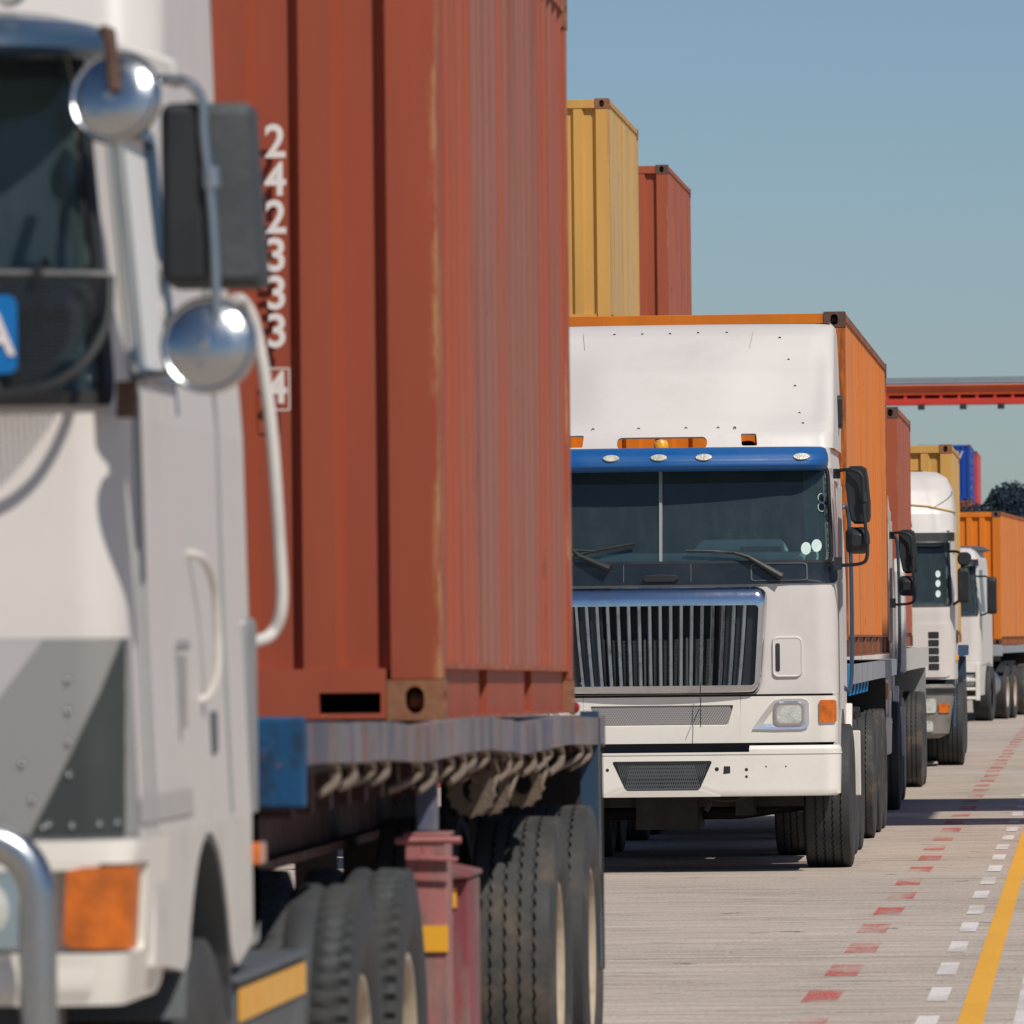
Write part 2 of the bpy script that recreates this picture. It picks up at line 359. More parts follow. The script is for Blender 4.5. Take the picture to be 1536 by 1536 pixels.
# ------------------------------------------------------------------ objects
def tag(o, label, cat, group=None, kind=None):
    if label: o['label'] = label
    if cat: o['category'] = cat
    if group: o['group'] = group
    if kind: o['kind'] = kind
    return o
def thing(name, label, cat, loc=(0, 0, 0), rz=0, group=None):
    o = bpy.data.objects.new(name, None); COL.objects.link(o); o.location = loc; o.rotation_euler = (0, 0, rz); o.empty_display_size = 0.3
    return tag(o, label, cat, group)
def inst(o, parent, loc=None, rot=None, mat=None):
    c = o.copy(); COL.objects.link(c); c.parent = parent
    if loc is not None: c.location = loc
    if rot is not None: c.rotation_euler = rot
    return c
def copy_tree(o, parent=None):
    c = o.copy(); COL.objects.link(c); c.parent = parent
    for ch in [q for q in bpy.data.objects if q.parent == o]: copy_tree(ch, c)
    return c
def text_obj(name, txt, size, mat, parent, loc, rot, ext=0.002, sx=1.0, space=1.0, bold=0.0):
    cu = bpy.data.curves.new(name, 'FONT'); cu.body = txt; cu.size = size; cu.extrude = ext; cu.align_x = 'CENTER'; cu.align_y = 'CENTER'
    cu.space_line = space; cu.offset = bold
    t = bpy.data.objects.new(name, cu); COL.objects.link(t)
    bpy.context.view_layer.update()
    me = bpy.data.meshes.new_from_object(t.evaluated_get(bpy.context.evaluated_depsgraph_get()))
    bpy.data.objects.remove(t)
    me.materials.clear(); me.materials.append(mat)
    o = bpy.data.objects.new(name, me); COL.objects.link(o); o.parent = parent; o.location = loc; o.rotation_euler = rot; o.scale = (sx, 1, 1)
    return o

# ================================================================== SETTING
def build_ground():
    m = Mat('worn_concrete')
    g = m.n('ShaderNodeNewGeometry')
    def vec(s):
        mp = m.n('ShaderNodeMapping'); mp.inputs['Scale'].default_value = s; m.l(g.outputs['Position'], mp.inputs['Vector']); return mp.outputs[0]
    big = m.noise(vec((0.25, 0.12, 1)), 1, 4, 0.6)
    streak = m.noise(vec((0.35, 1.9, 1)), 1.6, 6, 0.7)
    fine = m.noise(vec((9, 2.2, 1)), 4, 6, 0.8)
    col = m.mix(m.ramp(streak, 0.3, 0.72), lin((182, 166, 150)), lin((208, 194, 179)))
    col = m.mix(m.ramp(big, 0.38, 0.68, 0, 0.55), col, lin((174, 160, 145)))
    col = m.mix(m.ramp(fine, 0.42, 0.68, 0, 0.6), col, lin((142, 130, 118)))
    mid = m.noise(vec((0.7, 4.5, 1)), 1.5, 5, 0.7)
    col = m.mix(m.ramp(mid, 0.48, 0.62, 0, 0.5), col, lin((158, 140, 122)))
    lt = m.noise(vec((0.5, 3.2, 1)), 2.1, 5, 0.7)
    col = m.mix(m.ramp(lt, 0.56, 0.70, 0, 0.5), col, lin((212, 200, 188)))
    scr = m.noise(vec((0.9, 9, 1)), 1.3, 5, 0.75); gate = m.noise(vec((0.35, 0.3, 1)), 1.0, 3, 0.6)
    dark = m.math('MULTIPLY', m.ramp(scr, 0.51, 0.60, 0, 1), m.ramp(gate, 0.44, 0.54, 0.05, 1.0))
    grit = m.noise(vec((22, 6, 1)), 2, 4, 0.8)
    dark = m.math('MULTIPLY', dark, m.ramp(grit, 0.4, 0.6, 0.2, 1))
    col = m.mix(dark, col, lin((96, 92, 90)))
    blot = m.noise(vec((1.6, 0.9, 1)), 1.2, 4, 0.7)
    col = m.mix(m.math('MULTIPLY', m.ramp(blot, 0.63, 0.71, 0, 0.85), m.ramp(grit, 0.35, 0.55, 0.2, 1)), col, lin((70, 72, 78)))
    # sawn joints across the slab every 4.6 m
    sep = m.n('ShaderNodeSeparateXYZ'); m.l(g.outputs['Position'], sep.inputs[0])
    jt = m.math('ABSOLUTE', m.math('SUBTRACT', m.math('FRACT', m.math('DIVIDE', m.math('ADD', sep.outputs['Y'], m.math('MULTIPLY', streak, 0.05)), 4.6), 0), 0.5), 0)
    col = m.mix(m.math('MULTIPLY', m.ramp(jt, 0.006, 0.010, 0.55, 0), m.ramp(gate, 0.35, 0.6, 0.3, 1)), col, lin((92, 86, 80)))
    m.l(col, m.b.inputs['Base Color']); m.b.inputs['Roughness'].default_value = 0.9
    m.b.inputs['Specular IOR Level'].default_value = 0.2
    m.bump(fine, 0.25, 0.02)
    mb = MB(); n = 60; xs = [-1500 + 3000 * i / n for i in range(n + 1)]; ys = [-200 + 4200 * i / n for i in range(n + 1)]
    mb.add([(x, y, 0) for y in ys for x in xs], [(j * (n + 1) + i, j * (n + 1) + i + 1, (j + 1) * (n + 1) + i + 1, (j + 1) * (n + 1) + i) for j in range(n) for i in range(n)])
    tag(mb.build('ground', m.m, fix=False), 'worn pale concrete quay paving under the trucks', None, None, 'structure')
def sheet(name, x0, x1, y0, y1, mat, label, z=0.004, xs0=None, group=None):
    xs0 = x0 if xs0 is None else xs0; d = x1 - x0
    mb = MB(); mb.add([(x0, y0, z), (x1, y0, z), (xs0 + d, y1, z), (xs0, y1, z)], [(0, 1, 2, 3)])
    o = mb.build(name, mat, fix=False)
    return o
def build_markings():
    mb = MB()
    for k in range(60):
        y = 23.6 + k * 2.95
        for m_, x0, wd, ln in ((0, -1.385, 0.165, 1.4),):
            j = 0.012 * math.sin(k * 2.1)
            mb.add([(x0 + j, y, 0.004), (x0 + wd + j, y, 0.004), (x0 + wd + j, y + ln, 0.004), (x0 + j, y + ln, 0.004)], [(0, 1, 2, 3)])
    tag(mb.build('red_dashed_road_line', MT['line_red'], fix=False), 'worn red dashes painted on the concrete beside the trucks', None, None, 'structure')
    mb = MB()
    for k in range(60):
        y = 23.6 + k * 2.95; x0 = -0.825; j = 0.008 * math.sin(k * 1.7)
        mb.add([(x0 + j, y, 0.004), (x0 + .095 + j, y, 0.004), (x0 + .095 + j, y + 1.5, 0.004), (x0 + j, y + 1.5, 0.004)], [(0, 1, 2, 3)])
    tag(mb.build('white_dashed_road_line', MT['line_white'], fix=False), 'worn white dashes between the red dashes and the yellow line', None, None, 'structure')
    mb = MB()
    mb.add([(-0.615, 15, .004), (-0.505, 15, .004), (-0.575, 80, .004), (-0.685, 80, .004), (-0.76, 260, .004), (-0.65, 260, .004)], [(0, 1, 2, 3), (3, 2, 5, 4)])
    tag(mb.build('yellow_road_line', MT['line_yellow'], fix=False), 'solid yellow line painted on the concrete', None, None, 'structure')
    mb = MB(); mb.add([(-0.395, 15, .004), (-0.285, 15, .004), (-0.285, 60, .004), (-0.395, 60, .004)], [(0, 1, 2, 3)])
    tag(mb.build('white_road_line', MT['line_white'], fix=False), 'solid white line right of the yellow line', None, None, 'structure')

# ================================================================== CONTAINER
def hole_face(mb, fn, w_, h_, hw, hh, depth):
    """fn(a,b,off): a rectangle with an oval recess"""
    O = loop(-w_ / 2, w_ / 2, -h_ / 2, h_ / 2, 0.0001, nc=4, ne=3); r = min(hw, hh) / 2 * 0.999
    I = loop(-hw / 2, hw / 2, -hh / 2, hh / 2, r, nc=4, ne=3)
    bridge(mb, fn, [(O, 0), (I, 0), (I, -depth)])
    k = len(mb.v) - len(I); mb.f.append(tuple(range(k, k + len(I))))
def casting(mb, cx, cy, cz, sx, sy):
    """corner fitting; sx, sy = which way the outer faces look"""
    W, L, H = 0.162, 0.178, 0.118
    x1 = cx + sx * W / 2; x0 = cx - sx * W / 2; y1 = cy + sy * L / 2; y0 = cy - sy * L / 2
    hole_face(mb, lambda a, b, o: (cx + a, y1 + sy * o, cz + b), W, H, 0.055, 0.080, 0.10)
    hole_face(mb, lambda a, b, o: (x1 + sx * o, cy + a, cz + b), L, H, 0.079, 0.052, 0.10)
    z0, z1 = cz - H / 2, cz + H / 2
    mb.add([(x0, y0, z0), (x1, y0, z0), (x1, y1, z0), (x0, y1, z0), (x0, y0, z1), (x1, y0, z1), (x1, y1, z1), (x0, y1, z1)],
           [(0, 1, 2, 3), (4, 5, 6, 7), (0, 1, 5, 4), (0, 3, 7, 4)])

def corr(x0, x1, pitch, flat, slope, first=0):
    """breakpoints of a trapezoid corrugation: list of (pos, level 0=out 1=in)"""
    out = []; p = x0; k = first
    while p < x1 - 1e-6:
        q = min(p + flat, x1); lv = k % 2; out += [(p, lv), (q, lv)]; p = q + slope; k += 1
    return out

def container(name, label, L, loc, front_mat, side_mat, cast_mat, trim_mat=None, rz=0, tilt=0, group=None, number=None, H=2.591, holes=True):
    t = thing(name, label, 'shipping container', loc, rz, group); t.rotation_euler[0] = tilt
    trim = trim_mat or front_mat; hw = 1.219
    # front wall: recesses start at the post
    mb = MB(); pts = [(1.066, 0.012)]
    x = 1.066
    while x > -1.05:
        pts += [(x - 0.028, 0.058), (x - 0.128, 0.058), (x - 0.155, 0.012), (x - 0.25, 0.012)]; x -= 0.25
    pts = [p for p in pts if p[0] > -1.06] + [(-1.066, 0.012)]
    z0, z1 = 0.15, H - 0.11; n = len(pts)
    mb.add([(p[0], p[1], z0) for p in pts] + [(p[0], p[1], z1) for p in pts], [(i, i + 1, n + i + 1, n + i) for i in range(n - 1)])
    mb.build('front_panel', front_mat, t)
    # side walls
    for s in (-1, 1):
        cp = corr(0.165, L - 0.165, 0.278, 0.070, 0.069, 1)
        pts = [(s * (hw - 0.012 - 0.036 * lv), y) for y, lv in cp]; n = len(pts); mb = MB()
        mb.add([(p[0], p[1], 0.155) for p in pts] + [(p[0], p[1], H - 0.055) for p in pts], [(i, i + 1, n + i + 1, n + i) for i in range(n - 1)])
        mb.build('side_panel', side_mat, t)
        # side rails
        mb = MB(); mb.box(s * (hw - 0.06), s * (hw - 0.004), 0.17, L - 0.17, H - 0.062, H - 0.004)
        mb.build('top_rail', trim, t)
        mb = MB(); xin, xo = s * (hw - 0.055), s * (hw - 0.030); c = L / 2; segs = [0.17, L - 0.17]
        if L < 7: segs = [0.17, c - 1.2, c - 0.85, c + 0.85, c + 1.2, L - 0.17]
        for i in range(0, len(segs), 2): mb.box(xin, xo, segs[i], segs[i + 1], 0.012, 0.150)
        mb.box(s * (hw - 0.06), s * (hw - 0.008), 0.17, L - 0.17, 0.150, 0.166); mb.box(s * (hw - 0.06), s * (hw - 0.006), 0.17, L - 0.17, 0.0, 0.012)
        for i in range(int(L / 2) if L > 7 else 0): mb.box(s * (hw - 0.03), s * (hw - 0.012), 1.0 + i * 2.0, 1.05 + i * 2.0, 0.012, 0.150)
        mb.build('bottom_rail', trim, t)
        for y, sy in ((0, -1), (L, 1)):
            mb = MB(); mb.box(s * (hw - 0.152), s * (hw - 0.003), y - sy * 0.003, y - sy * 0.165, 0.117, H - 0.117)
            mb.build('corner_post', front_mat, t, bevel=0.006)
            for z in (0.059, H - 0.059):
                mb = MB(); casting(mb, s * (hw - 0.081 + 0.001), y - sy * 0.088, z, s, sy)
                mb.build('corner_casting', cast_mat, t)
    # cross rails at the front and rear, front lower one with a slot
    for y, sy in ((0, -1), (L, 1)):
        mb = MB(); mb.box(-1.056, 1.056, y - sy * 0.004, y - sy * 0.07, H - 0.11, H - 0.012); mb.build('header_rail', front_mat, t, bevel=0.004)
        mb = MB(); a, b = y - sy * 0.002, y - sy * 0.06
        for x0, x1 in ((-1.056, -1.04), (-0.86, 0.86), (1.04, 1.056)): mb.box(x0, x1, a, b, 0.022, 0.082)
        mb.box(-1.056, 1.056, a, b, 0.082, 0.152); mb.box(-1.056, 1.056, a, b, 0.006, 0.022)
        mb.build('sill_rail', front_mat, t)
    mb = MB(); cp = corr(0.1, L - 0.1, 0.2, 0.07, 0.03); n = len(cp)
    mb.add([(-hw + 0.03, y, H - 0.012 - 0.02 * lv) for y, lv in cp] + [(hw - 0.03, y, H - 0.012 - 0.02 * lv) for y, lv in cp], [(i, i + 1, n + i + 1, n + i) for i in range(n - 1)])
    mb.build('roof', side_mat, t)
    mb = MB(); mb.box(-1.15, 1.15, 0.06, L - 0.06, 0.125, 0.150); mb.build('floor', MT['matt_dark'], t)
    for s in (-1, 1):
        mb = MB(); mb.box(s * 0.008, s * 1.056, L - 0.055, L - 0.02, 0.155, H - 0.115)
        for xx in (0.3, 0.8): mb.tube([(s * xx, L, 0.14), (s * xx, L, H - 0.1)], 0.017, 8)
        mb.build('door', front_mat, t)
    if number:
        o = text_obj('serial_number', '\n'.join(number), 0.134, MT['lettering'], t, (0.748, 0.009, 1.405), (R(90), 0, 0), 0.001, 0.93, 0.822, 0.003)
        mb = MB(); cz = 0.965; x0, x1, y = 0.712, 0.784, 0.0095
        for bx in ((x0, x0 + .004, cz - .062, cz + .062), (x1 - .004, x1, cz - .062, cz + .062), (x0, x1, cz - .062, cz - .058), (x0, x1, cz + .058, cz + .062)):
            mb.box(bx[0], bx[1], y, y + .002, bx[2], bx[3])
        b = mb.build('check_digit_box', MT['lettering'], t)
        text_obj('check_digit', '4', 0.125, MT['lettering'], t, (0.748, 0.009, cz), (R(90), 0, 0), 0.001, 0.85, 1, 0.004)
    return t

# ================================================================== WHEELS
TY = {}
def tyre_mesh(kind):
    if kind in TY: return TY[kind]
    Rr, W, N = 0.52, 0.285, 256
    h = W / 2; vs = []
    xs = []
    if kind == 'rib':
        gr = [-0.075, -0.025, 0.025, 0.075]
        prof = [(-h * .80, .295, 0), (-h * .97, .34, 0), (-h * 1.04, .42, 0), (-h * 1.0, .475, 0), (-h * .97, .500, 0), (-h * .93, .512, 0)]
        last = -h * .90
        prof.append((-h * .90, Rr - .003, 0))
        for g in gr:
            prof += [(g - .006, Rr - .0005, 1), (g - .004, Rr - .014, 1), (g + .004, Rr - .014, 1), (g + .006, Rr - .0005, 1)]
        prof += [(h * .90, Rr - .003, 0), (h * .93, .512, 0), (h * .97, .500, 0), (h * 1.0, .475, 0), (h * 1.04, .42, 0), (h * .97, .34, 0), (h * .80, .295, 0)]
        zz = [0, .0045, 0, -.0045]
        for i in range(N):
            a = 2 * PI * i / N
            for (x, r, z) in prof: xx = x + (zz[i % 4] if z else 0); vs.append((xx, r * math.cos(a), r * math.sin(a)))
    else:
        prof = [(-h * .80, .295, 0), (-h * .97, .34, 0), (-h * 1.04, .42, 0), (-h * 1.0, .475, 0), (-h * .98, .495, 2)]
        k = 14
        for i in range(k + 1): prof.append((-h * .95 + 2 * h * .95 * i / k, Rr - .004 * abs(2 * i / k - 1) ** 3, 1))
        prof += [(h * .98, .495, 2), (h * 1.0, .475, 0), (h * 1.04, .42, 0), (h * .97, .34, 0), (h * .80, .295, 0)]
        for i in range(N):
            a = 2 * PI * i / N
            for (x, r, z) in prof:
                rr = r
                if z == 1:
                    if abs(abs(x) - 0.036) < 0.011: rr = r - .012
                    elif (i * 6 + int(abs(x) * 95) + (3 if x > 0 else 0)) % 24 < 7 and abs(x) > .02: rr = r - .016
                elif z == 2 and (i * 6 + int(h * 95) + (3 if x > 0 else 0)) % 24 < 7: rr = r - .01
                vs.append((x, rr * math.cos(a), rr * math.sin(a)))
    m = len(prof); fs = []
    for i in range(N):
        j = (i + 1) % N
        for k in range(m - 1): fs.append((i * m + k, i * m + k + 1, j * m + k + 1, j * m + k))
    TY[kind] = (vs, fs); return TY[kind]
TYRE_CACHE = {}
def tyre_data(kind, mat):
    key = (kind, mat.name)
    if key not in TYRE_CACHE:
        vs, fs = tyre_mesh(kind); me = bpy.data.meshes.new('tyre'); me.from_pydata(vs, [], fs); me.update()
        bm = bmesh.new(); bm.from_mesh(me); bmesh.ops.recalc_face_normals(bm, faces=bm.faces); bm.to_mesh(me); bm.free()
        me.materials.append(mat)
        me.shade_smooth()
        try: me.set_sharp_from_angle(angle=R(38))
        except Exception: pass
        TYRE_CACHE[key] = me
    return TYRE_CACHE[key]
RIM = {}
def rim_data(kind):
    if kind not in RIM:
        mb = MB()
        if kind == 'dish':     # deep rear rim, hub set well in
            mb.lathe([(.115, .292), (.128, .300), (.128, .285), (.105, .262), (.02, .252), (-.02, .235), (-.03, .13), (.0, .125), (.06, .11), (.085, .10), (.095, .06), (.095, .001)], 40)
            for k in range(10):
                a = 2 * PI * k / 10; mb.lathe([(-.03, .014), (.005, .014), (.008, .001)], 6, 'x', (0, .18 * math.cos(a), .18 * math.sin(a)))
        else:                  # front rim, hub stands out
            mb.lathe([(.10, .292), (.128, .300), (.128, .285), (.09, .262), (.03, .25), (.06, .22), (.085, .20), (.09, .13), (.12, .12), (.15, .10), (.16, .05), (.16, .001)], 40)
            for k in range(10):
                a = 2 * PI * k / 10; mb.lathe([(.08, .014), (.115, .014), (.12, .001)], 6, 'x', (0, .165 * math.cos(a), .165 * math.sin(a)))
        me = bpy.data.meshes.new('rim'); me.from_pydata(mb.v, [], mb.f); me.update()
        bm = bmesh.new(); bm.from_mesh(me); bmesh.ops.recalc_face_normals(bm, faces=bm.faces); bm.to_mesh(me); bm.free()
        me.shade_smooth(); me.materials.append(MT['rim'])
        try: me.set_sharp_from_angle(angle=R(40))
        except Exception: pass
        RIM[kind] = me
    return RIM[kind]
def wheel(parent, x, y, kind='rib', rim='dish', mat=None, r=0.52, rot=None):
    o = bpy.data.objects.new('tyre', tyre_data(kind, mat or MT['rubber'])); COL.objects.link(o); o.parent = parent
    o.location = (x, y, r); o.scale = (1, r / .52, r / .52)
    o.rotation_euler = (random.uniform(0, 6.28), 0, 0)
    q = bpy.data.objects.new('rim', rim_data(rim)); COL.objects.link(q); q.parent = o
    if x < 0: q.rotation_euler = (0, 0, PI)
    return o
def axle(parent, y, kind='rib', dual=True, mat=None, hw=1.25, rim='dish', r=0.52):
    for s in (-1, 1):
        wheel(parent, s * (hw - .145), y, kind, rim, mat, r)
        if dual: wheel(parent, s * (hw - .145 - .335), y, kind, rim, mat, r)
    mb = MB(); mb.tube([(-hw + .3, y, .52), (hw - .3, y, .52)], .065, 12); mb.lathe([(-.16, .02), (-.14, .17), (.14, .17), (.16, .02)], 16, 'x', (0, y, .52))
    mb.build('axle', MT['matt_dark'], parent, smooth=True)

# ================================================================== TRAILER
def trailer(name, label, loc, L, axles, deck_z=1.45, waves=None, hooks=0, rail_mat=None, end_mat=None, rz=0, winches=(), group='flatbed semi trailers in the queue', mud=None, legs_y=4.6, dusty=True, hw=1.25, kind='rib', rail_h=0.145, drop=0.0, R_=0.52):
    t = thing(name, label, 'trailer', loc, rz, group); rail_mat = rail_mat or MT['steel']; wv = waves or (lambda y: 0.0)
    rh = rail_h
    for s in (-1, 1):
        mb = MB(); n = 80; vs = []; fs = []
        for i in range(n + 1):
            y = L * i / n; d = wv(y) if s > 0 else 0
            x0, x1 = s * (hw - .07), s * hw
            vs += [(x1, y, deck_z - rh + d), (x1, y, deck_z + d), (x0, y, deck_z + d), (x0, y, deck_z - .012 + d), (x1 - s * .01, y, deck_z - .012 + d), (x1 - s * .01, y, deck_z - rh + .012 + d), (x0, y, deck_z - rh + .012 + d), (x0, y, deck_z - rh + d)]
        for i in range(n):
            for k in range(8): fs.append((i * 8 + k, i * 8 + (k + 1) % 8, (i + 1) * 8 + (k + 1) % 8, (i + 1) * 8 + k))
        fs += [tuple(range(7, -1, -1)), tuple(n * 8 + k for k in range(8))]
        mb.add(vs, fs); mb.build('side_rail', rail_mat, t)
        mb = MB(); mb.box(s * .38, s * .52, .3, L - .1, .98, 1.01); mb.box(s * .44, s * .46, .3, L - .1, 1.01, deck_z - .09); mb.box(s * .38, s * .52, .3, L - .1, deck_z - .09, deck_z - .07)
        mb.build('chassis_beam', MT['dark_red'], t)
    mb = MB(); mb.box(-hw + .07, hw - .07, .05, L, deck_z - .035 - drop, deck_z - .004 - drop); mb.build('deck_floor', MT['matt_dark'], t)
    mb = MB()
    for i in range(int(L / .5)): mb.box(-hw + .07, hw - .07, .3 + i * .5, .36 + i * .5, deck_z - .13 - drop, deck_z - .036 - drop)
    mb.build('cross_members', MT['dark_red'], t)
    mb = MB(); mb.box(-hw + .015, hw - .008, -.03, .0, deck_z - .20, deck_z + .005)
    mb.box(hw - .30, hw - .0, -.10, -.03, deck_z - .20, deck_z + .015); mb.box(-hw, -hw + .3, -.10, -.03, deck_z - .20, deck_z + .015)
    mb.build('headboard_beam', end_mat or rail_mat, t, bevel=.01)
    mb = MB(); mb.box(-hw, hw, L, L + .06, deck_z - .12 - drop, deck_z - drop); mb.box(-1.0, 1.0, L - .05, L + .05, .42, .56)
    for s in (-1, 1): mb.box(s * .45, s * .55, L - .05, L, .56, deck_z - .16)
    mb.build('rear_bumper', rail_mat, t, bevel=.008)
    if hooks:
        for i in range(hooks):
            if i % 7 == 4: continue
            y = random.uniform(-.1, .1) + .75 + i * (L - 1.2) / hooks; d = wv(y); z0 = deck_z - rh + d + .005
            lean = random.uniform(-.02, .02); k = random.uniform(.85, 1.1)
            k = random.uniform(.7, 1.15); p = [(hw - .03, y, z0), (hw - .012, y + .05 * k, z0 - .010), (hw - .008, y + .075 * k, z0 - .038 * k), (hw - .018 - lean, y + .03, z0 - .062 * k), (hw - .055 - lean * 2, y - .05 + lean, z0 - .088 * k)]
            mb = MB(); mb.tube(smooth_path(p, 5), random.choice((.009, .011, .013)), 8); mb.build('rope_hook', MT['hook'], t, smooth=True)
    for (y, r) in winches:
        z = deck_z - rh + wv(y) - .07; mb = MB(); n = 28
        out = [( (r * (1.0 if i % 2 else .88)) * math.cos(2 * PI * i / n), (r * (1.0 if i % 2 else .88)) * math.sin(2 * PI * i / n)) for i in range(n)]
        inn = [(r * .45 * math.cos(2 * PI * i / n), r * .45 * math.sin(2 * PI * i / n)) for i in range(n)]
        for off in (0.0, .10):
            fn = lambda a, b, o, off=off: (hw - .105 + a * .9, y + off - a * .25 + o, z - .05 + b)
            bridge(mb, fn, [(out, .0), (inn, .0), (inn, .018), (out, .018), (out, .0)])
        mb.box(hw - .22, hw - .06, y - .02, y + .14, z + r * .6, z + r + .03); mb.tube([(hw - .14, y - .03, z), (hw - .14, y + .16, z)], r * .3, 10)
        mb.tube([(hw - .03, y - .02, z + .05), (hw - .02, y + .03, z), (hw - .05, y + .0, z - .08)], .009, 8)
        mb.build('lashing_winch', MT['hook'], t)
    for y in axles: axle(t, y, kind, True, MT['rubber_dusty'] if dusty else None, hw=hw - .0, rim='dish', r=R_)
    for s in (-1, 1):   # suspension
        for y in axles:
            mb = MB(); mb.prism([(y - .5, .75), (y, .62), (y + .5, .75), (y + .5, .79), (y, .67), (y - .5, .79)], 'yz', s * .40, s * .49); mb.build('leaf_spring', MT['matt_dark'], t)
            mb = MB(); mb.prism([(y - .62, .98), (y - .42, .98), (y - .47, .72), (y - .56, .72)], 'yz', s * .38, s * .51); mb.build('spring_hanger', MT['matt_dark'], t)
    y = axles[-1] + .72
    for s in (-1, 1):
        mb = MB(); mb.box(s * (hw - .62), s * (hw - .01), y, y + .02, .45, deck_z - rh - .01); mb.build('mud_flap', mud or MT['black'], t)
    return t

# ================================================================== CAB SURFACE
class Surf:
    """plan outline lofted over height. levels: (z, half width, y front, corner radius, bulge); u: 0..1 front, 1..2 corner, 2..3 side"""
    def __init__(s, levels, yb): s.lv = levels; s.yb = yb
    def par(s, z):
        L = s.lv
        if z <= L[0][0]: return L[0][1:]
        for a, b in zip(L, L[1:]):
            if z <= b[0]:
                t = (z - a[0]) / (b[0] - a[0]); t = t * t * (3 - 2 * t) if getattr(s, 'sm', False) else t
                return tuple(p + (q - p) * t for p, q in zip(a[1:], b[1:]))
        return L[-1][1:]
    def raw(s, u_, z):
        w_, yf, r, b = s.par(z)[:4]; sg = 1 if u_ >= 0 else -1; u_ = abs(u_); a = w_ - r
        if u_ <= 1: return Vector((sg * u_ * a, yf + b * u_ ** 2, z)), Vector((sg * 2 * b * u_ / a, -1, 0)).normalized()
        if u_ <= 2:
            k = 2 * b / a; t0 = math.atan(k); t = t0 + (PI / 2 - t0) * (u_ - 1)
            c = Vector((a - r * math.sin(t0), yf + b + r * math.cos(t0), 0)); c.x = a; c.y = yf + b + r
            return Vector((sg * (c.x + r * math.sin(PI / 2 * (u_ - 1))), c.y - r * math.cos(PI / 2 * (u_ - 1)), z)), Vector((sg * math.sin(PI / 2 * (u_ - 1)), -math.cos(PI / 2 * (u_ - 1)), 0))
        y0 = yf + b + r
        return Vector((sg * w_, y0 + (s.yb - y0) * (u_ - 2), z)), Vector((sg, 0, 0))
    def fn(s, a, b, off):
        p, n = s.raw(a, b); q, _ = s.raw(a, b + .01); t = (q - p)
        sl = Vector((0, 0, 0))
        nn = n - t * (n.dot(t) / max(t.dot(t), 1e-9)); nn.normalize()
        return tuple(p + nn * off)
    def us(s, u0, u1):
        c = [u0]; st = .08
        while c[-1] < u1 - 1e-6:
            x = round(c[-1] + st, 4); k = [q for q in (-2, -1, 1, 2) if c[-1] + 1e-6 < q < x]
            c.append(min(k[0] if k else x, u1))
        return c
    def grid(s, mb, u0, u1, z0, z1, off=0, nz=6):
        U = s.us(u0, u1); Z = sorted(set([round(z0 + (z1 - z0) * i / nz, 5) for i in range(nz + 1)] + [l[0] for l in s.lv if z0 < l[0] < z1])); n = len(U)
        mb.add([s.fn(a, b, off) for b in Z for a in U], [(j * n + i, j * n + i + 1, (j + 1) * n + i + 1, (j + 1) * n + i) for j in range(len(Z) - 1) for i in range(n - 1)])
    def u_at_x(s, x, z):
        w_, yf, r, b = s.par(z)[:4]; sg = 1 if x >= 0 else -1; x = abs(x); a = w_ - r
        if x <= a: return sg * x / a
        return sg * (1 + math.asin(min(1, (x - a) / r)) / (PI / 2))
    def u_at_y(s, y, z, sg=1):
        w_, yf, r, b = s.par(z)[:4]; y0 = yf + b + r; return sg * (2 + (y - y0) / (s.yb - y0))

def mirror_arm(parent, mb, pts, r, mat, name='mirror_arm'):
    return None

